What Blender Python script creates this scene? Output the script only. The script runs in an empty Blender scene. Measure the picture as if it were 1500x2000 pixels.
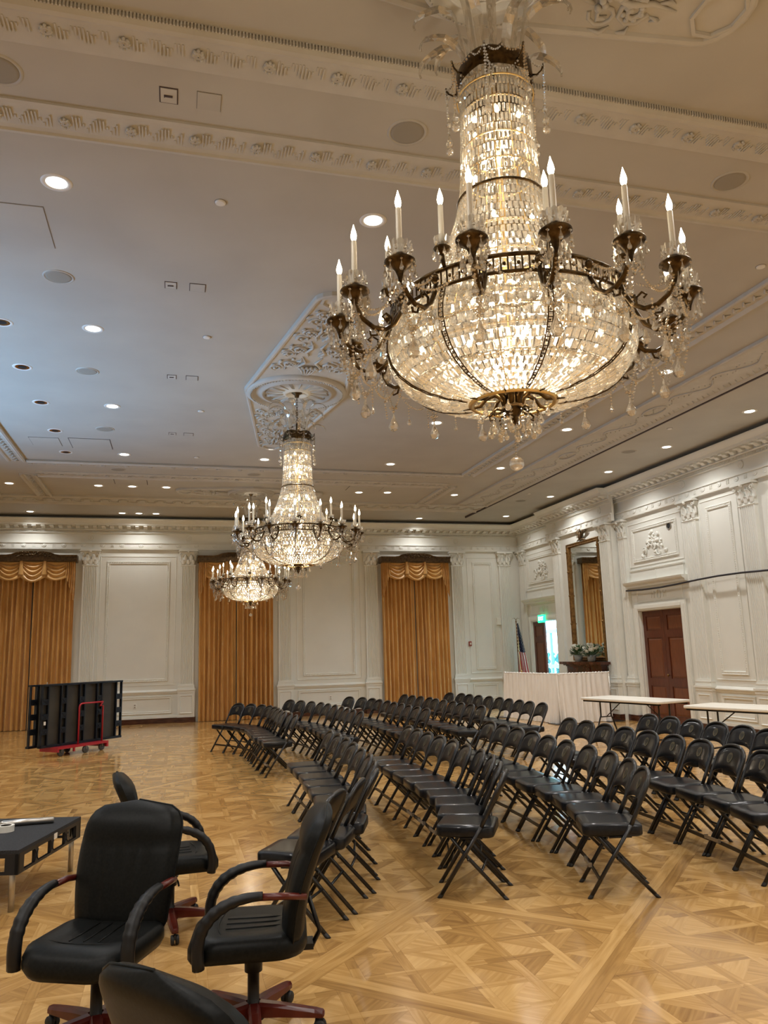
import bpy, bmesh, math, random
from mathutils import Vector, Matrix
random.seed(7)
PI = math.pi
sc = bpy.context.scene
COL = sc.collection

# ------------------------------------------------------------------ camera, world, light, exposure
H = 1.65
yaw, pitch, roll, FPX = -0.26469, 0.178139, -0.0281846, 1511.8
cam = bpy.data.cameras.new('camera'); camo = bpy.data.objects.new('camera', cam); COL.objects.link(camo)
camo.matrix_world = Matrix.Translation((0, 0, H)) @ Matrix.Rotation(yaw, 4, 'Z') @ Matrix.Rotation(PI/2+pitch, 4, 'X') @ Matrix.Rotation(roll, 4, 'Z')
cam.sensor_fit = 'VERTICAL'; cam.sensor_height = 36; cam.lens = FPX*36/2000; cam.clip_start = 0.05; cam.clip_end = 200
sc.camera = camo
sc.view_settings.view_transform = 'Standard'; sc.view_settings.look = 'None'; sc.view_settings.gamma = 1
sc.view_settings.use_curve_mapping = False
sc.view_settings.exposure = 0.64
sc.cycles.use_denoising = True
sc.cycles.max_bounces = 9; sc.cycles.diffuse_bounces = 4; sc.cycles.glossy_bounces = 4
sc.cycles.transmission_bounces = 6; sc.cycles.transparent_max_bounces = 24
sc.cycles.caustics_reflective = False; sc.cycles.caustics_refractive = False
sc.cycles.sample_clamp_indirect = 4.0
CAN_W, CHAND_W, DAY_W = 100.0, 22.0, 210.0     # can light spot power, chandelier lamp power, daylight at the left windows
world = bpy.data.worlds.new('sky'); sc.world = world; world.use_nodes = True
world.node_tree.nodes['Background'].inputs[0].default_value = (0.36, 0.74, 1.0, 1)
world.node_tree.nodes['Background'].inputs[1].default_value = 11.0

def area(loc, rot, sx, sy, power, color, spread=PI):
    l = bpy.data.lights.new('daylight', 'AREA'); l.shape = 'RECTANGLE'; l.size = sx; l.size_y = sy
    l.energy = power; l.color = color; l.spread = spread
    o = bpy.data.objects.new('daylight', l); COL.objects.link(o); o.location = loc; o.rotation_euler = rot; return o

# ------------------------------------------------------------------ room numbers
XW, YF, CEIL, XL, YB = 9.88, 21.2, 5.31, -6.72, -3.6
XB = 9.69                                    # face of the chimney breast
# daylight through the three tall windows of the left wall
for wy in (8.2, 10.4, 12.6):
    area((XL+0.12, wy, 1.9), (0, -PI/2-0.75, 0), 2.6, 1.6, DAY_W/3, (0.25, 0.57, 1.0), 1.4)

# ------------------------------------------------------------------ node helpers
class E:
    nt = None
    def __init__(s, v): s.v = v
    @staticmethod
    def m(op, *a):
        n = E.nt.nodes.new('ShaderNodeMath'); n.operation = op
        for i, x in enumerate(a):
            x = x.v if isinstance(x, E) else x
            if isinstance(x, (int, float)): n.inputs[i].default_value = x
            else: E.nt.links.new(x, n.inputs[i])
        return E(n.outputs[0])
    def __add__(s, o): return E.m('ADD', s, o)
    __radd__ = __add__
    def __sub__(s, o): return E.m('SUBTRACT', s, o)
    def __rsub__(s, o): return E.m('SUBTRACT', o, s)
    def __mul__(s, o): return E.m('MULTIPLY', s, o)
    __rmul__ = __mul__
    def __truediv__(s, o): return E.m('DIVIDE', s, o)
    def lt(s, o): return E.m('LESS_THAN', s, o)
    def gt(s, o): return E.m('GREATER_THAN', s, o)
    def fl(s): return E.m('FLOOR', s)
    def ab(s): return E.m('ABSOLUTE', s)
    def wrap(s, p): return E.m('WRAP', s, p/2, -p/2)
    def mod2(s): return E.m('FLOORED_MODULO', s, 2)
def emix(f, a, b): return a + (b-a)*f if isinstance(b, E) else a + (E.m('ADD', b, 0)-a)*f
def comb(x, y, z):
    n = E.nt.nodes.new('ShaderNodeCombineXYZ')
    for i, q in enumerate((x, y, z)):
        q = q.v if isinstance(q, E) else q
        if isinstance(q, (int, float)): n.inputs[i].default_value = q
        else: E.nt.links.new(q, n.inputs[i])
    return n.outputs[0]
def mat(name, base=(.8, .8, .8), rough=.5, metal=0, **k):
    m = bpy.data.materials.new(name); m.use_nodes = True
    b = m.node_tree.nodes['Principled BSDF']
    b.inputs['Base Color'].default_value = (*base, 1); b.inputs['Roughness'].default_value = rough; b.inputs['Metallic'].default_value = metal
    for n, v in k.items():
        b.inputs[n.replace('_', ' ')].default_value = v
    return m
def noise_mat(name, c1, c2, scale=(1, 1, 1), nscale=6, rough=.5, metal=0, bump=0, detail=4, rot=(0, 0, 0), p=(.35, .65), bdist=.01, **k):
    m = mat(name, c1, rough, metal, **k); nt = m.node_tree; N = nt.nodes; L = nt.links
    tc = N.new('ShaderNodeTexCoord'); mp = N.new('ShaderNodeMapping'); mp.inputs['Scale'].default_value = scale; mp.inputs['Rotation'].default_value = rot
    no = N.new('ShaderNodeTexNoise'); no.inputs['Scale'].default_value = nscale; no.inputs['Detail'].default_value = detail
    cr = N.new('ShaderNodeValToRGB'); cr.color_ramp.elements[0].color = (*c1, 1); cr.color_ramp.elements[1].color = (*c2, 1)
    cr.color_ramp.elements[0].position = p[0]; cr.color_ramp.elements[1].position = p[1]
    L.new(tc.outputs['Object'], mp.inputs[0]); L.new(mp.outputs[0], no.inputs['Vector']); L.new(no.outputs[0], cr.inputs[0])
    L.new(cr.outputs[0], N['Principled BSDF'].inputs['Base Color'])
    if bump:
        bu = N.new('ShaderNodeBump'); bu.inputs['Strength'].default_value = bump; bu.inputs['Distance'].default_value = bdist
        L.new(no.outputs[0], bu.inputs['Height']); L.new(bu.outputs[0], N['Principled BSDF'].inputs['Normal'])
    return m
def emis(name, c, s, base=(.8, .8, .8)):
    return mat(name, base, .4, Emission_Color=(*c, 1), Emission_Strength=s)

M = {}
M['wall'] = noise_mat('white_panelling_paint', (.76, .765, .72), (.79, .795, .75), nscale=2, rough=.45)
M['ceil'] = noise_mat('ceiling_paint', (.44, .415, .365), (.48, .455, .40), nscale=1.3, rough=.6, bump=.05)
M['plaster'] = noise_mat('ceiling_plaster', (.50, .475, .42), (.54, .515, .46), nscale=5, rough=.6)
M['dark_gap'] = mat('dark_groove', (.03, .02, .02), .7)
M['line'] = mat('fine_joint', (.25, .23, .20), .8)
M['black_lines'] = mat('panel_joint', (.07, .05, .05), .8)
M['mahog'] = noise_mat('mahogany', (.065, .014, .006), (.13, .034, .013), (1, 6, .7), 9, .35, p=(.3, .7))
M['mahog_panel'] = noise_mat('mahogany_panel', (.11, .030, .010), (.18, .055, .018), (1, 8, .7), 9, .35, p=(.3, .7))
M['baseboard'] = noise_mat('dark_baseboard', (.045, .014, .008), (.085, .028, .014), (1, 1, 5), 5, .25)
M['marble'] = noise_mat('brown_marble', (.035, .010, .007), (.12, .035, .02), (1, 1, 1), 7, .15, p=(.4, .7))
M['gold'] = noise_mat('bronze_gilding', (.16, .085, .028), (.30, .17, .06), nscale=14, rough=.42, metal=.85)
M['bronze'] = noise_mat('chandelier_bronze', (.035, .022, .011), (.13, .082, .034), nscale=30, rough=.33, metal=.95)
M['brass'] = mat('bright_gilt_frame', (.90, .66, .30), .3, 1.0)
M['pelmet'] = noise_mat('pelmet_gilt_wood', (.055, .030, .012), (.14, .085, .035), nscale=20, rough=.45, metal=.4)
M['silk'] = noise_mat('gold_silk', (.56, .285, .070), (.68, .375, .110), (2, 2, .6), 3, .42, Sheen_Weight=.25)
M['silk2'] = noise_mat('gold_silk_swag', (.58, .315, .095), (.70, .41, .14), (2, 2, 2), 4, .38, Sheen_Weight=.25)
M['black_metal'] = mat('black_enamel', (.009, .009, .010), .28)
M['vinyl'] = noise_mat('black_vinyl', (.005, .006, .008), (.009, .010, .013), nscale=60, rough=.34, bump=.03, bdist=.001, Coat_Weight=.36, Coat_Roughness=.10)
M['vinyl'].node_tree.nodes['Principled BSDF'].inputs['Specular IOR Level'].default_value = .12
M['leather'] = noise_mat('black_leather', (.004, .0045, .0045), (.008, .0085, .008), nscale=90, rough=.42, bump=.12, bdist=.002)
M['leather'].node_tree.nodes['Principled BSDF'].inputs['Specular IOR Level'].default_value = .15
M['seal'] = mat('olive_gilt_print', (.085, .070, .036), .36)
M['seal_dark'] = mat('seal_dark_print', (.018, .017, .012), .45)
M['rubber'] = mat('black_rubber', (.010, .010, .010), .6)
M['plastic'] = mat('black_plastic', (.006, .006, .007), .45)
M['plastic'].node_tree.nodes['Principled BSDF'].inputs['Specular IOR Level'].default_value = .35
M['steel'] = mat('brushed_steel', (.55, .53, .50), .32, 1.0)
M['zinc'] = mat('zinc_bracket', (.42, .38, .32), .45, .8)
M['redwood'] = noise_mat('cherry_wood', (.065, .006, .004), (.10, .012, .006), (3, 1, 1), 5, .28)
M['red_metal'] = mat('red_enamel', (.42, .018, .03), .35)
M['carpet'] = noise_mat('black_deck_carpet', (.010, .011, .014), (.030, .032, .038), nscale=150, rough=.95, bump=.3)
M['stage_brown'] = noise_mat('dark_stained_plywood', (.026, .021, .014), (.046, .038, .026), nscale=3, rough=.55)
M['stage_metal'] = mat('dark_blue_black_frame', (.010, .013, .020), .4, .3)
M['white_plastic'] = noise_mat('white_table_plastic', (.83, .80, .73), (.87, .84, .77), nscale=8, rough=.35)
M['cloth'] = noise_mat('sheer_white_cloth', (.86, .83, .79), (.92, .90, .87), (6, 6, 1), 3, .75)
M['petal'] = mat('white_petals', (.90, .88, .80), .6)
M['leaf'] = noise_mat('dark_leaves', (.025, .07, .025), (.07, .16, .05), nscale=25, rough=.5)
M['vase'] = mat('frosted_glass_vase', (.62, .62, .58), .15, Transmission_Weight=.5)
M['mirror'] = mat('mirror_glass', (.86, .88, .87), .015, 1.0)
M['grille'] = mat('speaker_grille', (.30, .275, .23), .7)
M['wheel'] = mat('dark_grey_wheel', (.07, .07, .07), .5)
M['trim_white'] = mat('white_trim_ring', (.72, .70, .65), .4)
M['reflector'] = mat('mirrored_reflector', (.55, .52, .48), .12, 1.0)
M['can'] = emis('lit_downlight_lens', (1.0, .97, .86), 3.0)
M['flame'] = emis('flame_bulb_glow', (1.0, .86, .62), 16.0)
M['bulb'] = emis('inner_bulb_glow', (1.0, .82, .56), 16.0)
M['candle'] = mat('candle_sleeve', (.80, .74, .62), .4)
M['green'] = emis('exit_sign_green', (.02, .75, .28), 1.6, (.02, .5, .2))
M['exit_letter'] = emis('exit_letters', (.75, 1, .8), 2.2)
M['white'] = mat('white_plate', (.82, .81, .77), .4)
M['tape'] = mat('white_tape', (.80, .78, .72), .5)
M['alarm'] = mat('alarm_red', (.30, .05, .04), .4)
M['black'] = mat('matt_black', (.006, .006, .006), .7)
M['rope'] = mat('dark_blue_black_cord', (.012, .012, .022), .5)
M['out_ground'] = mat('pale_paving', (.22, .24, .25), .8)
M['out_frame'] = mat('pale_blue_frame', (.07, .20, .22), .4)
M['out_hedge'] = noise_mat('outdoor_leaves', (.012, .06, .05), (.04, .13, .11), nscale=9, rough=.8)

def crystal(name, f1, f2, f3):
    m = bpy.data.materials.new(name); m.use_nodes = True; nt = m.node_tree; N = nt.nodes; L = nt.links; N.clear()
    out = N.new('ShaderNodeOutputMaterial')
    tr = N.new('ShaderNodeBsdfTransparent'); tr.inputs[0].default_value = (.98, .97, .94, 1)
    gl = N.new('ShaderNodeBsdfGlossy'); gl.inputs[0].default_value = (1, .98, .95, 1); gl.inputs[1].default_value = .03
    rf = N.new('ShaderNodeBsdfRefraction'); rf.inputs[0].default_value = (1, .98, .95, 1); rf.inputs[1].default_value = .02; rf.inputs[2].default_value = 1.5
    tl = N.new('ShaderNodeBsdfTranslucent'); tl.inputs[0].default_value = (1, .96, .88, 1)
    m1 = N.new('ShaderNodeMixShader'); m1.inputs[0].default_value = f1     # transparent -> refraction
    m2 = N.new('ShaderNodeMixShader'); m2.inputs[0].default_value = f2     # -> glossy
    m3 = N.new('ShaderNodeMixShader'); m3.inputs[0].default_value = f3     # -> translucent
    L.new(tr.outputs[0], m1.inputs[1]); L.new(rf.outputs[0], m1.inputs[2])
    L.new(m1.outputs[0], m2.inputs[1]); L.new(gl.outputs[0], m2.inputs[2])
    L.new(m2.outputs[0], m3.inputs[1]); L.new(tl.outputs[0], m3.inputs[2]); L.new(m3.outputs[0], out.inputs[0])
    return m
M['crystal'] = crystal('cut_crystal', .58, .32, .13)
M['plume'] = crystal('frosted_plume_glass', .30, .24, .09)
M['crystal_drop'] = crystal('hanging_crystal', .68, .36, .07)

def floor_mat():
    m = mat('parquet_oak', (.5, .3, .12), .2); nt = m.node_tree; N = nt.nodes; L = nt.links; E.nt = nt
    geo = N.new('ShaderNodeNewGeometry'); sp = N.new('ShaderNodeSeparateXYZ'); L.new(geo.outputs['Position'], sp.inputs[0])
    x, y = E(sp.outputs[0]), E(sp.outputs[1]); q = math.sqrt(.5); PER = 1.335
    u = (x+y)*q - 4.915; v = (y-x)*q - 1.26
    bu, bv = u.wrap(PER), v.wrap(PER)                       # distance to a band
    tu, tv = (u/PER).fl(), (v/PER).fl()
    du, dv = (u-PER/2).wrap(PER), (v-PER/2).wrap(PER)       # from the tile's centre
    lx = (du-dv)*q; ly = (du+dv)*q; S = .277
    cx, cy = (lx/S+.5).fl(), (ly/S+.5).fl()
    fx, fy = lx.wrap(S), ly.wrap(S)
    par = (cx+cy).mod2()
    ex, ey = (S/2-fx.ab()), (S/2-fy.ab())                   # distance to the cell's edges
    stx = ex.lt(.029); sty = ey.lt(.029)                    # strips running along y / along x
    gx, gy = (lx/S).fl(), (ly/S).fl()
    pstr = (gx+gy).mod2()
    vs = stx*(1-sty*pstr); hs = sty*(1-vs)
    strip = E.m('MAXIMUM', vs, hs)
    diag = (fx-fy).gt(0)*(1-par) + (fx+fy).gt(0)*par
    bandA = bv.ab().lt(.083); bandB = bu.ab().lt(.083)*(1-bandA)
    band = E.m('MAXIMUM', bandA, bandB)
    # plank ids
    id_cell = cx*3.1+cy*7.7+diag*1.9+tu*13.3+tv*5.9
    id_strip = vs*(gx*5.3+(ly/(S*2)+.25*pstr).fl()*2.7)+hs*(gy*4.1+(lx/(S*2)).fl()*6.3+50)+tu*3.3+tv*8.1+100
    id_band = bandA*(bv.gt(0)*3.3+(u/1.9).fl()*7.1+tv*9.7)+bandB*(bu.gt(0)*4.3+(v/PER).fl()*5.1+tu*2.9+30)+300
    pid = emix(band, emix(strip, id_cell, id_strip), id_band)
    wn = N.new('ShaderNodeTexWhiteNoise'); wn.noise_dimensions = '1D'; L.new(pid.v, wn.inputs['W'])
    r = E(wn.outputs['Value'])
    # grain direction
    along_c = emix(diag, u, v); across_c = emix(diag, v, u)
    al = emix(band, emix(strip, along_c, emix(vs, lx, ly)), emix(bandA, v, u))
    ac = emix(band, emix(strip, across_c, emix(vs, ly, lx)), emix(bandA, u, v))
    no = N.new('ShaderNodeTexNoise'); no.inputs['Scale'].default_value = 1.0; no.inputs['Detail'].default_value = 5; no.inputs['Distortion'].default_value = .6
    L.new(comb(al*2.6, ac*38, pid), no.inputs['Vector']); g = E(no.outputs[0])
    seam = E.m('MINIMUM', E.m('MINIMUM', (bv.ab()-.083).ab(), (bu.ab()-.083).ab()), E.m('ADD', E.m('MINIMUM', (ex-.029).ab(), (ey-.029).ab()), band))
    seam = E.m('MINIMUM', seam, bv.ab()+(1-bandA))
    s = seam.lt(.0016)
    val = r*.52+g*.85-.20-s*.16
    cr = N.new('ShaderNodeValToRGB'); L.new(val.v, cr.inputs[0]); e = cr.color_ramp.elements
    e[0].position = .0; e[0].color = (.24, .122, .040, 1); e[1].position = .95; e[1].color = (.70, .44, .175, 1)
    k = cr.color_ramp.elements.new(.45); k.color = (.47, .265, .088, 1)
    b = N['Principled BSDF']; L.new(cr.outputs[0], b.inputs['Base Color'])
    L.new((g*.08+.095+r*.035).v, b.inputs['Roughness']); b.inputs['Specular IOR Level'].default_value = .6
    bp = N.new('ShaderNodeBump'); bp.inputs['Strength'].default_value = .05; bp.inputs['Distance'].default_value = .0015
    L.new((g-s).v, bp.inputs['Height']); L.new(bp.outputs[0], b.inputs['Normal'])
    return m
M['floor'] = floor_mat()

def flag_mat():
    m = mat('flag_cloth', (.5, .1, .1), .7); nt = m.node_tree; N = nt.nodes; L = nt.links; E.nt = nt
    uv = N.new('ShaderNodeUVMap'); uv.uv_map = 'UVMap'; sp = N.new('ShaderNodeSeparateXYZ'); L.new(uv.outputs[0], sp.inputs[0])
    u, v = E(sp.outputs[0]), E(sp.outputs[1])
    stripe = (u*9+v*2.2).fl().mod2()
    canton = v.gt(.50)
    a, b_ = (u*10), (v*18)
    st = E.m('SQRT', E.m('ADD', (a.wrap(1))*(a.wrap(1)), (b_+a.fl().mod2()*.5).wrap(1)*(b_+a.fl().mod2()*.5).wrap(1))).lt(.24)
    mx = N.new('ShaderNodeMix'); mx.data_type = 'RGBA'; mx.inputs[6].default_value = (.45, .02, .03, 1); mx.inputs[7].default_value = (.8, .77, .72, 1); L.new(stripe.v, mx.inputs[0])
    m2 = N.new('ShaderNodeMix'); m2.data_type = 'RGBA'; m2.inputs[6].default_value = (.012, .016, .05, 1); m2.inputs[7].default_value = (.8, .8, .8, 1); L.new(st.v, m2.inputs[0])
    m3 = N.new('ShaderNodeMix'); m3.data_type = 'RGBA'; L.new(canton.v, m3.inputs[0]); L.new(mx.outputs[2], m3.inputs[6]); L.new(m2.outputs[2], m3.inputs[7])
    L.new(m3.outputs[2], N['Principled BSDF'].inputs['Base Color']); return m
M['flag'] = flag_mat()

# ------------------------------------------------------------------ mesh builder
def sgn(a): return (a > 0)-(a < 0)
class MB:
    def __init__(s): s.v = []; s.f = []; s.sm = []; s.uv = None
    def add(s, vs, fs, smooth=False):
        o = len(s.v); s.v += [tuple(p) for p in vs]; s.f += [tuple(i+o for i in f) for f in fs]; s.sm += [smooth]*len(fs); return s
    def xf(s, mtx, start=0):
        for i in range(start, len(s.v)): s.v[i] = tuple(mtx @ Vector(s.v[i]))
        return s
    def box(s, x0, x1, y0, y1, z0, z1):
        vs = [(x, y, z) for z in (z0, z1) for x, y in ((x0, y0), (x1, y0), (x1, y1), (x0, y1))]
        return s.add(vs, [(0, 3, 2, 1), (4, 5, 6, 7), (0, 1, 5, 4), (1, 2, 6, 5), (2, 3, 7, 6), (3, 0, 4, 7)])
    def loft(s, rings, cap=True, closed=True, smooth=True):
        n = len(rings[0]); vs = [p for r in rings for p in r]; fs = []
        for k in range(len(rings)-1):
            for i in range(n if closed else n-1):
                j = (i+1) % n; fs.append((k*n+i, k*n+j, (k+1)*n+j, (k+1)*n+i))
        s.add(vs, fs, smooth)
        if cap:
            o = len(s.v)-len(vs)
            s.f += [tuple(o+i for i in reversed(range(n))), tuple(o+(len(rings)-1)*n+i for i in range(n))]; s.sm += [False, False]
        return s
    def tube(s, pts, r, n=8, cap=True, smooth=True, flat=None, closed=False):
        pts = [Vector(p) for p in pts]; K = len(pts); rings = []; up = None
        for i, p in enumerate(pts):
            if closed: t = pts[(i+1) % K]-pts[i-1]
            else: t = pts[min(i+1, K-1)]-pts[max(i-1, 0)]
            t.normalize()
            if up is None: up = Vector((0, 0, 1)) if abs(t.z) < .9 else Vector((0, 1, 0))
            a = t.cross(up).normalized(); b = a.cross(t).normalized(); up = b
            rr = r[i] if isinstance(r, (list, tuple)) else r; fx = flat or 1
            rings.append([p+a*math.cos(2*PI*k/n+(PI/4 if n == 4 else 0))*rr+b*math.sin(2*PI*k/n+(PI/4 if n == 4 else 0))*rr*fx for k in range(n)])
        if closed: rings.append(rings[0])
        return s.loft(rings, cap and not closed, True, smooth and n > 4)
    def lathe(s, prof, n=24, c=(0, 0, 0), smooth=True, cap=False):
        return s.loft([[(c[0]+r*math.cos(2*PI*k/n), c[1]+r*math.sin(2*PI*k/n), c[2]+z) for k in range(n)] for r, z in prof], cap, True, smooth)
    def poly(s, pts, nrm, t):                       # flat polygon given thickness
        n = len(pts); d = Vector(nrm)*t; a = [Vector(p) for p in pts]; b = [p+d for p in a]
        return s.add(a+b, [tuple(reversed(range(n))), tuple(range(n, 2*n))]+[(i, (i+1) % n, n+(i+1) % n, n+i) for i in range(n)])
    def ball(s, c, r, n=8, sz=1):
        return s.lathe([(max(r*math.sin(PI*k/(n//2+1)), 1e-4), -r*sz*math.cos(PI*k/(n//2+1))) for k in range(n//2+2)], n, c)
    def drop(s, c, L, r, n=6):                      # crystal teardrop hanging from c
        return s.lathe([(r*.12, 0), (r*.35, -L*.3), (r*.85, -L*.6), (r, -L*.76), (r*.7, -L*.92), (r*.1, -L)], n, c, smooth=False)
    def build(s, name, m, parent=None, loc=None, rz=0, link=True):
        me = bpy.data.meshes.new(name); me.from_pydata(s.v, [], s.f)
        for p, q in zip(me.polygons, s.sm): p.use_smooth = q
        bm = bmesh.new(); bm.from_mesh(me); bmesh.ops.recalc_face_normals(bm, faces=bm.faces); bm.to_mesh(me); bm.free()
        me.materials.append(M[m] if isinstance(m, str) else m)
        o = bpy.data.objects.new(name, me)
        if link: COL.objects.link(o)
        if parent: o.parent = parent
        if loc: o.location = loc
        o.rotation_euler.z = rz
        return o
def tag(o, label=None, cat=None, group=None, kind=None):
    for k, v in (('label', label), ('category', cat), ('group', group), ('kind', kind)):
        if v: o[k] = v
    return o
def empty(name, loc=(0, 0, 0), rz=0, parent=None):
    o = bpy.data.objects.new(name, None); o.empty_display_size = .1; COL.objects.link(o)
    o.location = loc; o.rotation_euler.z = rz
    if parent: o.parent = parent
    return o
def copy_tree(o, parent=None):
    c = o.copy(); COL.objects.link(c)
    if parent: c.parent = parent
    for ch in o.children: copy_tree(ch, c)
    return c
def rrect(w, d, r, n=4, cx=0, cy=0):                # rounded rectangle outline
    out = []
    for qx, qy, a0 in ((1, 1, 0), (-1, 1, PI/2), (-1, -1, PI), (1, -1, 3*PI/2)):
        for k in range(n+1):
            a = a0+PI/2*k/n; out.append((cx+qx*(w/2-r)+r*math.cos(a), cy+qy*(d/2-r)+r*math.sin(a)))
    return out
def pad(mb, w, d, z0, z1, r=.04, e=.012, cx=0, cy=0, dome=0):
    R = []
    for ins, z in ((e, z0), (e*.3, z0+e*.4), (0, z0+e), (0, z1-e), (e*.3, z1-e*.35), (e, z1)):
        R.append([(x, y, z) for x, y in rrect(w-2*ins, d-2*ins, max(r-ins, .004), 5, cx, cy)])
    if dome: R.append([(x, y, z1+dome*.7) for x, y in rrect(w*.75, d*.75, r, 5, cx, cy)]); R.append([(x, y, z1+dome) for x, y in rrect(w*.4, d*.4, r, 5, cx, cy)])
    return mb.loft(R)

# wall frames: (s along the wall, z, d out of the wall)
def WF(s, z, d): return (s, YF-d, z)
def WR(s, z, d): return (XW-d, s, z)
def WBr(s, z, d): return (XB-d, s, z)
def wbox(mb, W, s0, s1, z0, z1, d0, d1):
    vs = [W(s, z, d) for d in (d0, d1) for s, z in ((s0, z0), (s1, z0), (s1, z1), (s0, z1))]
    return mb.add(vs, [(0, 3, 2, 1), (4, 5, 6, 7), (0, 1, 5, 4), (1, 2, 6, 5), (2, 3, 7, 6), (3, 0, 4, 7)])
def wframe(mb, W, s0, s1, z0, z1, prof):            # mitred moulding frame; prof = [(inward offset, depth)]
    rings = []
    for o, d in prof:
        rings.append([W(s0+o, z0+o, d), W(s1-o, z0+o, d), W(s1-o, z1-o, d), W(s0+o, z1-o, d)])
    return mb.loft(rings, False, True, False)
PROF = [(0, 0), (0, .022), (.012, .030), (.022, .020), (.045, .016), (.052, .026), (.062, .022), (.066, 0)]
PSM = [(0, 0), (0, .014), (.012, .018), (.022, .006), (.026, 0)]
def wprofile(mb, W, s0, s1, prof):                  # straight moulding; prof = [(z, d)]
    return mb.loft([[W(s, z, d) for z, d in prof] for s in (s0, s1)], True, True, False)
def bead_line(mb, W, a, b, step, size, d):          # little beads along a line
    (s0, z0), (s1, z1) = a, b; L = math.hypot(s1-s0, z1-z0); n = max(int(L/step), 1)
    for i in range(n):
        t = (i+.5)/n; s, z = s0+(s1-s0)*t, z0+(z1-z0)*t; h = size/2
        vs = [W(s-h, z-h, d), W(s+h, z-h, d), W(s+h, z+h, d), W(s-h, z+h, d), W(s, z, d+h)]
        mb.add(vs, [(0, 1, 4), (1, 2, 4), (2, 3, 4), (3, 0, 4)])

# ------------------------------------------------------------------ floor, walls, ceiling
fl = MB().box(XL-.2, XW+.25, YB-.2, YF+.25, -.12, 0).build('floor', 'floor'); tag(fl, 'polished oak parquet floor of diagonal bands and small squares', kind='structure')
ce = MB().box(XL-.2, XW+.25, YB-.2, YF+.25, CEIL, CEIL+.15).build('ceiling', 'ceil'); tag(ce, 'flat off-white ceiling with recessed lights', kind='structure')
D1, D2, D3 = 14.39, 19.77, 9.9
def wall(name, boxes, label):
    mb = MB()
    for b in boxes: mb.box(*b)
    return tag(mb.build(name, 'wall'), label, kind='structure')
wall('wall_far', [(XL-.2, XW+.25, YF, YF+.2, 0, CEIL)], 'white panelled far wall with three curtained windows')
wall('wall_right', [(XW, XW+.2, YB, D1-.76, 0, CEIL), (XW, XW+.2, D1+.76, D2-.76, 0, CEIL), (XW, XW+.2, D2+.76, YF, 0, CEIL),
                    (XW, XW+.2, D1-.76, D1+.76, 2.37, CEIL), (XW, XW+.2, D2-.76, D2+.76, 2.37, CEIL), (XB, XW, 15.75, 18.65, 0, 5.0)],
     'white panelled right wall with doorways and chimney breast')
wall('wall_left', [(XL-.2, XL, YB, YF, 0, CEIL)], 'plain white left wall')
wall('wall_back', [(XL-.2, XW+.2, YB-.2, YB, 0, CEIL)], 'plain white wall behind the seats')

# pilasters ---------------------------------------------------------------
def leaf(mb, W, s, z, w, h, d, curl=.035):
    rings = []
    for k in range(6):
        t = k/5; ww = w*(.75+.5*math.sin(PI*t*.8))*(1 if t < .8 else .6); dd = d+.012+curl*t**3; zz = z+h*t-(.02 if k == 5 else 0)
        rings.append([W(s-ww/2, zz, dd-.012), W(s-ww*.25, zz, dd+.004), W(s, zz, dd+.012), W(s+ww*.25, zz, dd+.004), W(s+ww/2, zz, dd-.012), W(s, zz, dd-.02)])
    mb.loft(rings)
def spiral(mb, W, s, z, d, r0, turns, sg, th=.010, up=1):
    pts = []
    for k in range(14):
        t = k/13; a = t*turns*2*PI; r = r0*(1-t*.8)
        pts.append(W(s+sg*r*math.cos(a), z+up*r*math.sin(a), d+.015*t))
    mb.tube(pts, th, 6)
def capital(mb, W, c, w, z0, z1, d0=.05):
    h = z1-z0; hw = w/2
    R = []
    for t, e in ((0, .01), (.05, .02), (.1, 0), (.6, .005), (.86, .05)):
        R.append([W(c-hw-e, z0+h*t, 0), W(c+hw+e, z0+h*t, 0), W(c+hw+e, z0+h*t, d0+e*1.2), W(c-hw-e, z0+h*t, d0+e*1.2)])
    mb.loft(R, smooth=False)
    wbox(mb, W, c-hw-.075, c+hw+.075, z1-.055, z1-.02, 0, d0+.10); wbox(mb, W, c-hw-.055, c+hw+.055, z1-.02, z1, 0, d0+.08)
    for k in (-1, 0, 1): leaf(mb, W, c+k*w*.36, z0+.04, w*.30, h*.34, d0)
    for k in (-.5, .5): leaf(mb, W, c+k*w*.42, z0+.10, w*.30, h*.48, d0+.006, .05)
    for sg in (-1, 1):
        spiral(mb, W, c+sg*(hw+.015), z1-.115, d0+.045, .052, 1.6, sg, .013)
        spiral(mb, W, c+sg*w*.16, z1-.12, d0+.03, .035, 1.5, -sg, .010)
        leaf(mb, W, c+sg*(hw+.01), z0+.12, w*.16, h*.45, d0-.02, .05)
    mb.ball(W(c, z1-.07, d0+.085), .035, 8)
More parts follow.
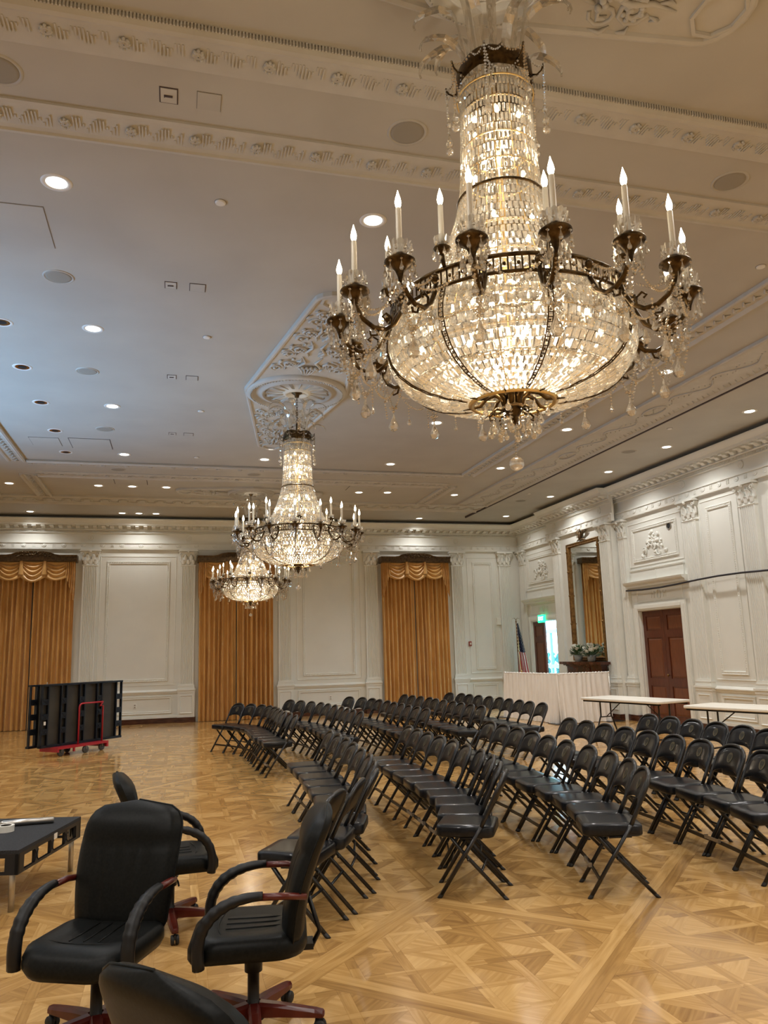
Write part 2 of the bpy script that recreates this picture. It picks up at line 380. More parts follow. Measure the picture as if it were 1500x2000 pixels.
def pilaster(idx, W, c, w, label, cap=True, z0=.96, narrow=False):
    root = tag(empty('trim_%d' % idx, W(c, 0, 0)), label, kind='structure')
    inv = Matrix.Translation(-Vector(W(c, 0, 0)))
    mb = MB(); hw = w/2; D = .075
    pr = [(c-hw, 0), (c-hw, D)]; n = 3 if narrow else 7; m_ = .03; fw = (w-2*m_)/n
    for k in range(n):
        a = c-hw+m_+k*fw; pr += [(a+fw*.12, D), (a+fw*.22, D-.014), (a+fw*.5, D-.022), (a+fw*.78, D-.014), (a+fw*.88, D)]
    pr += [(c+hw, D), (c+hw, 0)]
    mb.loft([[W(s, z, d) for s, d in pr] for z in (z0, 4.03)], True, True, False)
    mb.xf(inv).build('shaft', 'wall', root)
    mb = MB(); capital(mb, W, c, w, 4.02, 4.46, D-.01); mb.xf(inv).build('capital', 'wall', root)
    mb = MB()
    for e, za, zb in ((.035, .84, .875), (.025, .875, .905), (.03, .905, .925), (.012, .925, .965)): wbox(mb, W, c-hw-e, c+hw+e, za, zb, 0, D+e)
    mb.xf(inv).build('base', 'wall', root)
    mb = MB(); wbox(mb, W, c-hw-.035, c+hw+.035, .13, .74, 0, D+.03); wbox(mb, W, c-hw-.06, c+hw+.06, .80, .84, 0, D+.06); wbox(mb, W, c-hw-.045, c+hw+.045, .74, .80, 0, D+.042)
    if not narrow: wframe(mb, lambda s, z, d: W(s, z, d+D+.03), c-hw+.02, c+hw-.02, .22, .68, PSM)
    mb.xf(inv).build('pedestal', 'wall', root)
    return root
i = 1
for c, lb in ((-2.15, 'fluted white pilaster right of the left curtained window'), (.30, 'fluted white pilaster left of the middle curtained window'),
              (2.87, 'fluted white pilaster right of the middle curtained window'), (5.30, 'fluted white pilaster left of the right-hand curtained window'),
              (7.88, 'fluted white pilaster between the right-hand curtain and the narrow panel'), (9.37, 'fluted white pilaster in the far corner of the room'), (-4.72, 'fluted white pilaster left of the left curtained window')):
    pilaster(i, WF, c, .36, lb); i += 1
for W, c, w, lb, nr in ((WR, 20.92, .36, 'fluted white pilaster on the right wall beside the far corner', 0), (WBr, 18.40, .36, 'fluted white pilaster left of the tall mirror', 0), (WBr, 16.00, .36, 'fluted white pilaster right of the tall mirror', 0),
              (WR, 15.56, .26, 'narrow fluted pilaster between the chimney breast and mahogany doors', 1), (WR, 13.08, .40, 'fluted white pilaster right of the closed mahogany doors', 0),
              (WR, 11.45, .40, 'fluted white pilaster nearest the right edge of the photo', 0)):
    pilaster(i, W, c, w, lb, narrow=nr); i += 1

# entablature and cornice --------------------------------------------------
CORN = [(4.46, 0), (4.46, .075), (4.50, .080), (4.61, .080), (4.615, .105), (4.64, .105), (4.645, .05), (4.88, .05), (4.885, .10), (4.90, .10), (4.90, .08), (4.95, .08), (4.955, .13), (4.975, .14),
        (4.98, .11), (5.055, .11), (5.06, .31), (5.11, .315), (5.115, .335), (5.13, .345), (5.175, .385), (5.20, .40), (5.22, .40), (5.22, 0)]
def entab(idx, W, s0, s1, label, skip=()):
    mb = MB(); wprofile(mb, W, s0, s1, CORN)
    n = int((s1-s0)/.032)
    for k in range(n):                                # dentils
        a = s0+(k+.2)*(s1-s0)/n; wbox(mb, W, a, a+.019, 4.905, 4.948, .08, .105)
    n = int((s1-s0)/.205)
    for k in range(n):                                # modillions: little scrolled brackets
        a = s0+(k+.25)*(s1-s0)/n
        pr = [(.11, 5.055), (.29, 5.055), (.295, 5.03), (.27, 5.015), (.22, 5.02), (.17, 4.99), (.11, 4.985)]
        mb.loft([[W(a+q, z, d) for d, z in pr] for q in (0, .095)], True, True, False)
        bx = a+.15; wframe(mb, lambda s, z, d: W(s, 5.058-d*.5, .20+z), bx-.035, bx+.035, -.035, .035, [(0, 0), (0, .03), (.02, .03), (.03, .01)])
    n = int((s1-s0)/.235)
    for k in range(n):                                # paterae and fluted blocks along the architrave
        c = s0+(k+.5)*(s1-s0)/n
        if k % 2:
            for q in (-.03, -.01, .01, .03): wbox(mb, W, c+q-.006, c+q+.006, 4.515, 4.60, .08, .090)
        else:
            ring = [[W(c+r*1.35*math.cos(a*PI/8), 4.557+r*math.sin(a*PI/8), d) for a in range(16)] for r, d in ((.045, .08), (.042, .094), (.030, .086), (.018, .088), (.010, .10))]
            mb.loft(ring)
    mb.build('trim_%d' % idx, 'wall'); tag(bpy.data.objects['trim_%d' % idx], label, kind='structure')
entab(i, WF, XL, XW, 'white dentilled cornice along the far wall'); i += 1
entab(i, WR, 18.65, YF-.06, 'white dentilled cornice over the open doorway beside the far corner'); i += 1
entab(i, WBr, 15.75-.19, 18.65+.19, 'white dentilled cornice stepping out over the chimney breast'); i += 1
entab(i, WR, YB, 15.75, 'white dentilled cornice along the right wall over the mahogany doors'); i += 1
def rosettes(idx, W, cs, z, d0, label):
    mb = MB()
    for c in cs: mb.loft([[W(c+r*math.cos(a*PI/10), z+r*math.sin(a*PI/10), d) for a in range(20)] for r, d in ((.075, d0), (.075, d0+.018), (.06, d0+.022), (.055, d0+.01), (.035, d0+.012), (.03, d0+.022), (.012, d0+.022), (.008, d0+.012))])
    tag(mb.build('trim_%d' % idx, 'wall'), label, kind='structure')
rosettes(i, WF, (-4.72, -2.15, .30, 2.87, 5.30, 7.88), 4.765, .05, 'round plaster rosettes on the far wall frieze'); i += 1
rosettes(i, WR, (20.3, 13.2, 11.5), 4.80, .05, 'round plaster rosettes on the right wall frieze'); i += 1
rosettes(i, WBr, (18.4, 16.1), 4.79, .05, 'round plaster rosettes on the chimney breast frieze'); i += 1

# panels, dado and baseboards ----------------------------------------------
def big_panel(idx, W, s0, s1, z0, z1, label, ears=True):
    mb = MB(); wframe(mb, W, s0, s1, z0, z1, PROF)
    for (a, b) in (((s0+.033, z0+.03), (s0+.033, z1-.03)), ((s1-.033, z0+.03), (s1-.033, z1-.03)), ((s0+.03, z0+.033), (s1-.03, z0+.033)), ((s0+.03, z1-.033), (s1-.03, z1-.033))):
        bead_line(mb, W, a, b, .042, .026, .016)
    wframe(mb, W, s0-.17, s1+.17, z0-.10, z1+.14, [(0, 0), (0, .010), (.014, .014), (.024, 0)])
    tag(mb.build('trim_%d' % idx, 'wall'), label, kind='structure')
big_panel(i, WF, -1.74, -.17, 1.05, 4.15, 'tall beaded wall panel between the left and middle curtains'); i += 1
big_panel(i, WF, 3.36, 4.82, 1.05, 4.15, 'tall beaded wall panel behind the two far chandeliers'); i += 1
big_panel(i, WF, 8.37, 8.98, 1.06, 4.15, 'narrow beaded wall panel beside the far corner'); i += 1
big_panel(i, WR, 11.92, 12.64, 1.05, 4.21, 'narrow beaded wall panel right of the mahogany doors'); i += 1
def dado(idx, W, spans, label, base=True):
    mb = MB()
    for s0, s1 in spans:
        wprofile(mb, W, s0, s1, [(.72, 0), (.72, .012), (.745, .03), (.775, .035), (.78, .055), (.80, .055), (.81, .035), (.83, .02), (.84, 0)])
        wbox(mb, W, s0, s1, .13, .18, 0, .03)
        if s1-s0 > .5: wframe(mb, W, s0+.14, s1-.14, .24, .68, PROF)
    tag(mb.build('trim_%d' % idx, 'wall'), label, kind='structure')
dado(i, WF, ((-1.93, .09), (3.08, 5.09), (8.10, 9.15), (9.60, 9.88), (-6.6, -4.94)), 'white panelled dado along the far wall'); i += 1
dado(i, WR, ((11.68, 12.85), (YB, 11.22), (20.6, 20.72), (18.68, 18.85)), 'white panelled dado along the right wall'); i += 1
mb = MB()
for s0, s1 in ((-6.7, -4.5), (-2.38, .54), (2.62, 5.53), (7.65, 9.88)): wbox(mb, WF, s0, s1, 0, .13, 0, .035)
for c in (-2.15, .30, 2.87, 5.30, 7.88, 9.37, -4.72): wbox(mb, WF, c-.225, c+.225, 0, .13, 0, .125)
tag(mb.build('baseboard_far', 'baseboard'), 'dark polished baseboard of the far wall', kind='structure')
mb = MB()
for s0, s1 in ((YB, D1-.92), (D1+.92, 15.75), (20.69, 21.16)): wbox(mb, WR, s0, s1, 0, .13, 0, .035)
for c, w in ((15.53, .40), (13.08, .48), (11.45, .48)): wbox(mb, WR, c-w/2, c+w/2, 0, .13, 0, .125)
for c in (16.00, 18.40): wbox(mb, WBr, c-.235, c+.235, 0, .13, 0, .125)
tag(mb.build('baseboard_right', 'baseboard'), 'dark polished baseboard of the right wall', kind='structure')

# ------------------------------------------------------------------ doorways on the right wall
def doorway(idx, c, label):
    mb = MB(); W = WR; w = .76
    for (a, b) in ((c-w-.14, c-w), (c+w, c+w+.14)):
        wbox(mb, W, a, b, 0, 2.51, 0, .05); wbox(mb, W, a+.035, b-.035, 0, 2.44, .05, .065)
    wbox(mb, W, c-w, c+w, 2.37, 2.51, 0, .05); wbox(mb, W, c-w, c+w, 2.405, 2.475, .05, .065)
    wbox(mb, W, c-w, c-w+.015, 0, 2.37, -.2, 0); wbox(mb, W, c+w-.015, c+w, 0, 2.37, -.2, 0); wbox(mb, W, c-w, c+w, 2.355, 2.37, -.2, 0)
    wframe(mb, W, c-w-.05, c+w+.05, 2.55, 2.84, PSM)
    for q in (-.16, .16):                                              # wreath between two little swags
        mb.tube([W(c+q+.03*math.cos(a)*0+.0, 2.62+a*.02, .01) for a in range(8)], .008, 6)
        mb.tube([W(c+q+sgn(q)*.10, 2.62+a*.02, .01) for a in range(8)], .006, 6); mb.tube([W(c+q+sgn(q)*(.0+.0125*a), 2.69, .01) for a in range(9)], .006, 6)
    mb.tube([W(c+.065*math.cos(a*PI/12), 2.69+.095*math.sin(a*PI/12), .012) for a in range(24)], .013, 6, closed=True)
    wprofile(mb, W, c-w-.30, c+w+.30, [(2.84, 0), (2.84, .04), (2.875, .05), (2.88, .11), (2.93, .12), (2.935, .15), (2.965, .18), (3.0, .19), (3.0, 0)])
    wbox(mb, W, c-w-.18, c+w+.18, 3.0, 3.24, 0, .035); wbox(mb, W, c-.012, c+.012, 3.0, 3.22, .035, .042)
    wprofile(mb, W, c-w-.20, c+w+.20, [(3.24, 0), (3.24, .05), (3.265, .055), (3.28, 0)])
    wframe(mb, W, c-.81, c+.81, 3.43, 4.18, PROF)
    for (a, b) in (((c-.777, 3.47), (c-.777, 4.14)), ((c+.777, 3.47), (c+.777, 4.14)), ((c-.77, 3.463), (c+.77, 3.463)), ((c-.77, 4.147), (c+.77, 4.147))): bead_line(mb, W, a, b, .05, .026, .016)
    wframe(mb, W, c-.97, c+.97, 3.33, 4.30, [(0, 0), (0, .010), (.014, .014), (.024, 0)])
    tag(mb.build('trim_%d' % idx, 'wall'), label, kind='structure')
    mb = MB()                                                          # low-relief plaster figures
    rnd = random.Random(idx)
    for k in range(46):
        a = rnd.uniform(-1, 1); b = rnd.random()**.8
        s = c+a*.46*(1-b*.72); z = 3.53+b*.50
        n = 8; r1, r2 = rnd.uniform(.03, .065), rnd.uniform(.02, .05); th = rnd.uniform(0, PI)
        mb.loft([[W(s+rr*(r1*math.cos(t*PI/4)*math.cos(th)-r2*math.sin(t*PI/4)*math.sin(th)), z+rr*(r1*math.cos(t*PI/4)*math.sin(th)+r2*math.sin(t*PI/4)*math.cos(th)), d) for t in range(n)] for rr, d in ((1, 0), (.9, .018), (.6, .032), (.1, .038))])
    for k in range(7):
        s0 = c+rnd.uniform(-.4, .4); z0 = 3.55+rnd.random()*.3; a0 = rnd.uniform(0, 6)
        mb.tube([W(s0+.10*math.sin(a0+t*.5)*(1-t/12), z0+.10*math.cos(a0+t*.5)*(1-t/12), .02) for t in range(9)], [.020-.0015*t for t in range(9)], 6)
    tag(mb.build('trim_%d' % (idx+1), 'wall'), label.replace('white door surround', 'plaster relief panel over the door').replace(' of ', ' of '), kind='structure')
doorway(i, D1, 'white door surround of the closed mahogany doors'); i += 2
doorway(i, D2, 'white door surround of the open doorway by the flag'); i += 2
doorway(i, D3, 'white door surround cut by the right edge of the photo'); i += 2
def door_leaf(root, c, w, x, hinge=None, ang=0, knob=0):
    """leaf parts in a local frame: s from 0..w, out of wall = -x"""
    e = root
    W = lambda s, z, d: (-d, s, z)
    mb = MB()
    rows = ((.17, .77), (.93, 1.78), (1.93, 2.24)); st = .11
    wbox(mb, W, 0, w, 0.01, 2.36, 0, .035)
    wbox(mb, W, 0, st, 0.01, 2.36, .035, .05); wbox(mb, W, w-st, w, 0.01, 2.36, .035, .05)
    zs = [.01]+[q for r in rows for q in r]+[2.36]
    for a, b in zip(zs[::2], zs[1::2]): wbox(mb, W, st, w-st, a, b, .035, .05)
    o = mb.build('leaf', 'mahog', e)
    mb = MB()
    for a, b in rows:
        mb.loft([[W(st+q, a+q, d), W(w-st-q, a+q, d), W(w-st-q, b-q, d), W(st+q, b-q, d)] for q, d in ((.008, .034), (.03, .037), (.05, .046), (.055, .046))], True, True, False)
    p = mb.build('door_panel', 'mahog_panel', e)
    for q in (o, p): q.location = (x, c, 0); q.rotation_euler.z = ang
    if knob:
        k = MB().lathe([(.006, 0), (.012, .03), (.028, .045), (.028, .06), (.005, .07)], 12).xf(Matrix.Rotation(-PI/2, 4, 'Y')).build('door_knob', 'gold', o, (-.05, knob, 1.0))
for nm, c, lb in (('door_1', D1, 'closed six-panel mahogany double doors'), ('door_3', D3, 'mahogany doors past the right edge of the photo')):
    r = tag(empty(nm, (0, 0, 0)), lb, kind='structure')
    door_leaf(r, c-.745, .742, XW+.10 if c == D1 else XW+.0, knob=.68); door_leaf(r, c+.003, .742, XW+.10 if c == D1 else XW+.0, knob=0)
r = tag(empty('door_2', (0, 0, 0)), 'open mahogany door beside a bright daylit gap', kind='structure')
door_leaf(r, D2+.06, .685, XW+.06)
door_leaf(r, D2-.745, .742, XW+.20, ang=-PI/2*1.0)

# outside the open doorway: paving, a pale glazed lobby frame and shrubs
tag(MB().box(XW+.2, XW+9, 13, 34, -.2, -.06).build('path', 'out_ground'), 'pale paving outside the open doorway', kind='structure')
r = tag(empty('window_1', (XW+2.3, 24.0, 0)), 'pale blue glazed screen outside the open doorway', kind='structure')
mb = MB()
for q in (-1.6, -.8, 0, .8, 1.6): mb.box(-.04, .04, q-.05, q+.05, -.06, 2.2)
for z in (-.06, .95, 2.1): mb.box(-.045, .045, -1.65, 1.65, z, z+.12)
mb.build('window_frame', 'out_frame', r)
mb = MB(); rnd = random.Random(5)
for k in range(420):
    p = Vector((XW+4.0+rnd.uniform(-.4, .4), 26.6+rnd.uniform(-2.2, 2.2), rnd.uniform(0, 1.5)*rnd.random()**.3)); a = rnd.uniform(0, 6); s = .09
    mb.add([p+Vector((math.cos(a)*s, math.sin(a)*s, 0)), p+Vector((0, 0, s*1.3)), p-Vector((math.cos(a)*s, math.sin(a)*s, 0)), p-Vector((0, 0, s*1.3))], [(0, 1, 2, 3)])
tag(mb.build('hedge', 'out_hedge'), 'blurred leafy hedge outside the open doorway', 'hedge', kind='stuff')

# exit sign
r = tag(empty('exit_sign', (XW-.09, 19.76, 2.42)), 'green lit EXIT sign over the open doorway', 'exit sign')
MB().box(-.025, .025, -.19, .19, -.105, .105).build('sign_box', 'green', r)
fc = bpy.data.curves.new('sign_letters', 'FONT'); fc.body = 'EXIT'; fc.size = .15; fc.align_x = 'CENTER'; fc.align_y = 'CENTER'; fc.extrude = .002; fc.materials.append(M['exit_letter'])
tf = bpy.data.objects.new('letters', fc); COL.objects.link(tf); bpy.context.view_layer.update(); me = bpy.data.meshes.new_from_object(tf); bpy.data.objects.remove(tf)
me.materials.clear(); me.materials.append(M['exit_letter'])
t = bpy.data.objects.new('sign_letters', me); COL.objects.link(t); t.parent = r; t.location = (-.029, 0, 0); t.rotation_euler = (PI/2, 0, -PI/2)
MB().box(-.02, .09, -.03, .03, -.01+.105, .03+.105).build('bracket', 'white', r)

# small fittings on the walls
def plate(name, W, s, z, w, h, m, label, cat, d=.012, d0=0):
    r = tag(empty(name, W(s, z, d0)), label, cat); o = Vector(W(s, z, d0))
    mb = MB(); wframe(mb, W, s-w/2, s+w/2, z-h/2, z+h/2, [(0, d0), (0, d0+d*.6), (.004, d0+d)]); wbox(mb, W, s-w/2+.004, s+w/2-.004, z-h/2+.004, z+h/2-.004, d0+d*.5, d0+d)
    mb.xf(Matrix.Translation(-o)).build('cover_plate', m, r); return r, o
r, o = plate('wall_outlet', WF, -.96, .45, .08, .12, 'white', 'white power outlet on the dado between left and middle curtains', 'outlet', d0=.0)
MB().box(-.018, .018, -.016, -.012, -.04, -.012).box(-.018, .018, -.016, -.012, .012, .04).build('socket', 'grille', r)
r, o = plate('wall_outlet', WF, 4.10, .45, .08, .12, 'white', 'white power outlet on the dado behind the far chair block', 'outlet')
MB().box(-.018, .018, -.016, -.012, -.04, -.012).box(-.018, .018, -.016, -.012, .012, .04).build('socket', 'grille', r)
r, o = plate('fire_alarm', WF, 8.20, 1.80, .085, .13, 'alarm', 'small red fire alarm pull station right of the right-hand curtain', 'fire alarm', .04)
MB().box(-.02, .02, -.05, -.038, -.03, .03).build('pull_handle', 'white', r)
r, o = plate('thermostat', WF, 9.12, 2.42, .13, .20, 'white', 'white wall box beside the corner pilaster above the flag', 'wall box', .05)
r = tag(empty('wall_port', WR(13.83, 4.06, .0)), 'round black hole in the plaster relief over the mahogany doors', 'port')
MB().lathe([(.075, 0), (.085, .012), (.07, .02), (.065, .004)], 20).xf(Matrix.Rotation(-PI/2, 4, 'Y')).build('rim', 'grille', r)
MB().lathe([(.068, .002), (.001, .003)], 20).xf(Matrix.Rotation(-PI/2, 4, 'Y')).build('opening', 'black', r)
mb = MB(); mb.tube([(9.76-.26*math.sin(PI*min(1, k/3))*0-.0, 15.42-k*.62, 2.835-.03*math.sin(k*.9)) for k in range(12)], .018, 8)
tag(mb.build('cord', 'rope'), 'black cord strung along the right wall across the door cornice', 'cord')

# ------------------------------------------------------------------ chimney piece, mirror, flowers
r = tag(empty('fireplace_mantel', (XB, 17.02, 0)), 'dark brown marble mantel under the tall mirror', 'fireplace')
MB().box(-.24, -.10, -.82, -.60, 0, 1.02).box(-.24, -.10, .60, .82, 0, 1.02).box(-.26, -.10, -.84, -.58, 0, .14).box(-.26, -.10, .58, .84, 0, .14).build('jamb', 'marble', r)
MB().box(-.24, -.10, -.82, .82, 1.02, 1.16).box(-.26, -.10, -.3, .3, 1.04, 1.15).build('frieze', 'marble', r)
mb = MB()
for e, a, b in ((.26, 1.16, 1.185), (.30, 1.185, 1.215), (.36, 1.215, 1.275)): mb.box(-e, -.10, -.84-(e-.26)*1.5, .84+(e-.26)*1.5, a, b)
mb.build('mantel_shelf', 'marble', r)
MB().box(-.105, -.002, -.60, .60, 0, 1.16).build('firebox', 'black', r)
r = tag(empty('wall_mirror', (XB, 17.03, 0)), 'tall gilt framed mirror with an eagle crest above the mantel', 'mirror')
Wm = lambda s, z, d: (-d, s, z)
mb = MB(); wframe(mb, Wm, -.79, .79, 1.29, 4.20, [(0, .005), (0, .06), (.02, .075), (.05, .06), (.075, .07), (.095, .04), (.10, .012)])
for z in (1.6, 2.2, 2.9, 3.5, 4.0):
    for s in (-.745, .745): mb.ball(Wm(s, z, .07), .03, 8)
mb.build('frame', 'gold', r)
MB().box(-.016, -.006, -.70, .70, 1.38, 4.11).build('glass', 'mirror', r)
mb = MB()                                                                # eagle: body, head, spread wings, perch
mb.loft([[(-.08+ry*math.cos(a*PI/4)*.8, ry*math.sin(a*PI/4), z) for a in range(8)] for ry, z in ((.015, 4.20), (.05, 4.25), (.065, 4.32), (.05, 4.39), (.028, 4.43), (.034, 4.46), (.025, 4.49), (.004, 4.505))])
mb.tube([(-.11, 0, 4.47), (-.145, 0, 4.465), (-.155, 0, 4.445)], [.014, .010, .002], 6)
for sg in (-1, 1):
    for k in range(6):
        a = .25+k*.17; L = .30-.02*k
        mb.tube([(-.07, sg*.04, 4.36-.012*k), (-.075, sg*(.04+L*.5*math.cos(a*.7)), 4.36+L*.55*math.sin(a)), (-.06, sg*(.04+L*math.cos(a)), 4.36+L*.8*math.sin(a)-.01*k)], [.022, .020, .003], 6, flat=.6)
mb.tube([(-.06, -.22, 4.21), (-.07, -.1, 4.235), (-.075, 0, 4.225), (-.07, .1, 4.235), (-.06, .22, 4.21)], [.005, .02, .026, .02, .005], 8)
mb.build('eagle_crest', 'pelmet', r)
def flowers(y, label, seed):
    rnd = random.Random(seed); r = tag(empty('flower_arrangement', (XB-.235, y, 1.275)), label, 'flower arrangement')
    MB().lathe([(.001, 0), (.085, 0), (.10, .08), (.11, .16), (.10, .16), (.09, .08), (.001, .02)], 20).build('vase', 'vase', r)
    mb = MB()
    for k in range(170):
        a = rnd.uniform(0, 2*PI); e = rnd.uniform(-.25, 1.2); R = rnd.uniform(.12, .25); p = Vector((math.cos(a)*math.cos(e)*R*.50, math.sin(a)*math.cos(e)*R*1.15, .17+math.sin(e)*R*.85))
        d = Vector((math.cos(a)*math.cos(e), math.sin(a)*math.cos(e), math.sin(e)+.2)).normalized(); q = d.cross(Vector((0, 0, 1))).normalized()*.022
        mb.add([p, p+d*.04+q, p+d*.10, p+d*.04-q+Vector((0, 0, .008))], [(0, 1, 2), (0, 2, 3)])
        if k % 3 == 0: mb.tube([(0, 0, .1), p*.6+Vector((0, 0, .04)), p], .003, 4)
    mb.build('foliage', 'leaf', r)
    for k in range(13):
        a = rnd.uniform(PI*.35, PI*1.65); e = rnd.uniform(.15, 1.2); R = rnd.uniform(.25, .30); p = (math.cos(a)*math.cos(e)*R*.55, math.sin(a)*math.cos(e)*R*1.2, .17+math.sin(e)*R*.85)
        mb = MB()
        for j, (n, rr, el) in enumerate(((7, .058, .1), (6, .046, .5), (5, .030, 1.0))):
            for t in range(n):
                b = t*2*PI/n+j*.4; d = Vector((math.cos(b)*math.cos(el), math.sin(b)*math.cos(el), math.sin(el))); s = d.cross(Vector((0, 0, 1)))*.026
                mb.add([(0, 0, 0), tuple(d*rr*.6+s), tuple(d*rr), tuple(d*rr*.6-s)], [(0, 1, 2, 3)])
        mb.ball((0, 0, .006), .012, 6)
        o = mb.build('blossom', 'petal', r, p); o.rotation_euler = (rnd.uniform(-.5, .5), -1.0+rnd.uniform(-.3, .3), a)
flowers(17.24, 'white flowers in a pale vase at the left end of the mantel', 3)
flowers(16.62, 'white flowers in a pale vase at the right end of the mantel', 9)

# ------------------------------------------------------------------ curtains on the far wall
def pleats(mb, x0, x1, z0, z1, y, n, amp, seed, flare=0):
    rnd = random.Random(seed); K = n*8; nz = 9; ph = [rnd.uniform(-.35, .35) for _ in range(n+1)]; am = [rnd.uniform(.6, 1.15) for _ in range(n+1)]
    rows = []
    for j in range(nz):
        t = j/(nz-1); z = z1+(z0-z1)*t; row = []
        for k in range(K+1):
            u = k/K; q = u*n; i0 = min(int(q), n-1); f = q-i0
            p_ = ph[i0]*(1-f)+ph[i0+1]*f; a_ = am[i0]*(1-f)+am[i0+1]*f
            w = math.sin(2*PI*q+p_*2+.25*math.sin(t*5+i0)); w = sgn(w)*abs(w)**.65
            x = x0+(x1-x0)*u+.012*math.sin(2*PI*q*2+1)*t+flare*t*(u-.5)
            row.append((x, y-amp*a_*(w*.5+.5)*(.8+.3*t)-.012*math.sin(q*9+t*2), z))
        rows.append(row)
    mb.loft(rows, False, False, True)
    rows2 = [[(x, yy+.006, z) for x, yy, z in rr] for rr in rows]
    mb.loft(rows2, False, False, True)
def curtain(cx, label, seed):
    r = tag(empty('curtain', (cx, YF-.06, 0)), label, 'curtain', 'gold curtains on the far wall')
    yb = -.02
    a = MB(); pleats(a, -.97, -.012, .01, 4.12, yb, 8, .135, seed); a.build('curtain_panel', 'silk', r)
    a = MB(); pleats(a, .012, .97, .01, 4.12, yb, 8, .135, seed+1); a.build('curtain_panel', 'silk', r)
    a = MB().box(-.05, .05, .0, .01, 0, 4.1).build('window_gap', 'grille', r)
    def swag(x0, x1, ztop, drop, yy):
        mb = MB(); rows = []; nt_, nu = 44, 24
        for j in range(nt_+1):
            t = j/nt_; row = []
            for k in range(nu+1):
                u = k/nu; b = math.sin(PI*u)**.62
                x = x0+(x1-x0)*(u+.10*(u-.5)*(t-.2)); b = math.sin(PI*u)**1.25; z = ztop-.02-(drop-.02)*(.72*t**4*(1-b)+t*b)
                fold = (.5+.5*math.sin(t*2*PI*4.6-.9+.4*math.sin(u*5)))**.8
                row.append((x, yy-.03-.09*b*t**.6-.055*fold*(.3+.7*b), z))
            rows.append(row)
        mb.loft(rows, False, False, True); mb.loft([[(x, y_+.008, z) for x, y_, z in rr] for rr in rows], False, False, True)
        return mb
    for x0, x1, d, yy in ((-.88, -.20, .52, -.145), (.20, .88, .52, -.145), (-.31, .31, .56, -.18)):
        swag(x0, x1, 4.14, d, yy).build('swag', 'silk2', r)
    for sg in (-1, 1):                                                   # little trumpets and side jabots
        mb = MB(); mb.loft([[(sg*.27+w*math.cos(q*PI/4), -.27+w*.5*math.sin(q*PI/4), z) for q in range(8)] for w, z in ((.035, 4.13), (.045, 3.95), (.065, 3.78))], False); mb.build('tassel_fold', 'silk2', r)
        mb = MB(); rows = []
        for j in range(13):
            t = j/12; row = []
            for k in range(15):
                u = k/14; step = math.floor(u*4.99)/5+.10*((u*5) % 1); zb = 3.78-.76*step
                row.append((sg*(.76+.23*u+.012*math.sin(t*3)), -.225-.028*math.sin(u*5*2*PI)-.02*t, 4.12+(zb-4.12)*t))
            rows.append(row)
        mb.loft(rows, False, False, False); mb.loft([[(x, y_+.008, z) for x, y_, z in rr] for rr in rows], False, False, False); mb.build('jabot', 'silk2', r)
    pm = MB(); pr = [(4.10, 0), (4.10, .30), (4.125, .31), (4.125, .29), (4.225, .295), (4.23, .32), (4.27, .34), (4.27, 0)]
    prof = lambda x, dz: [(x, -d, z+(dz if z > 4.12 else dz*.25)) for z, d in pr]
    xs = [-1.03, -.62, -.50, -.40, -.25, 0, .25, .40, .50, .62, 1.03]; dz = [0, 0, .02, .06, .085, .09, .085, .06, .02, 0, 0]
    pm.loft([prof(x, d) for x, d in zip(xs, dz)], True, True, False)
    for k in range(46):
        x = -1.0+k*2/45
        if abs(x) > .45: pm.box(x-.010, x+.010, -.302, -.28, 4.14, 4.215)
    p = pm.build('pelmet', 'pelmet', r)
    mb = MB(); rnd = random.Random(seed)
    for k in range(46):
        x = (k/45-.5)*.84; z = 4.235+.07*math.cos(x*3.4)+rnd.uniform(-.045, .05); a = rnd.uniform(-1, 1); L = rnd.uniform(.045, .09)
        mb.tube([(x-L*math.cos(a)*.5, -.315, z-L*.5*math.sin(a)), (x, -.345-rnd.random()*.02, z), (x+L*math.cos(a)*.5, -.315, z+L*.5*math.sin(a))], [.004, .019, .004], 6, flat=.6)
    mb.build('carved_crest', 'pelmet', p)
    return r
curtain(-3.47, 'gold silk curtain with swags, behind the platform cart', 11)
curtain(1.56, 'gold silk curtain with swags, partly hidden by the farthest chandelier', 21)
curtain(6.55, 'gold silk curtain with swags, nearest the flag and narrow panel', 31)

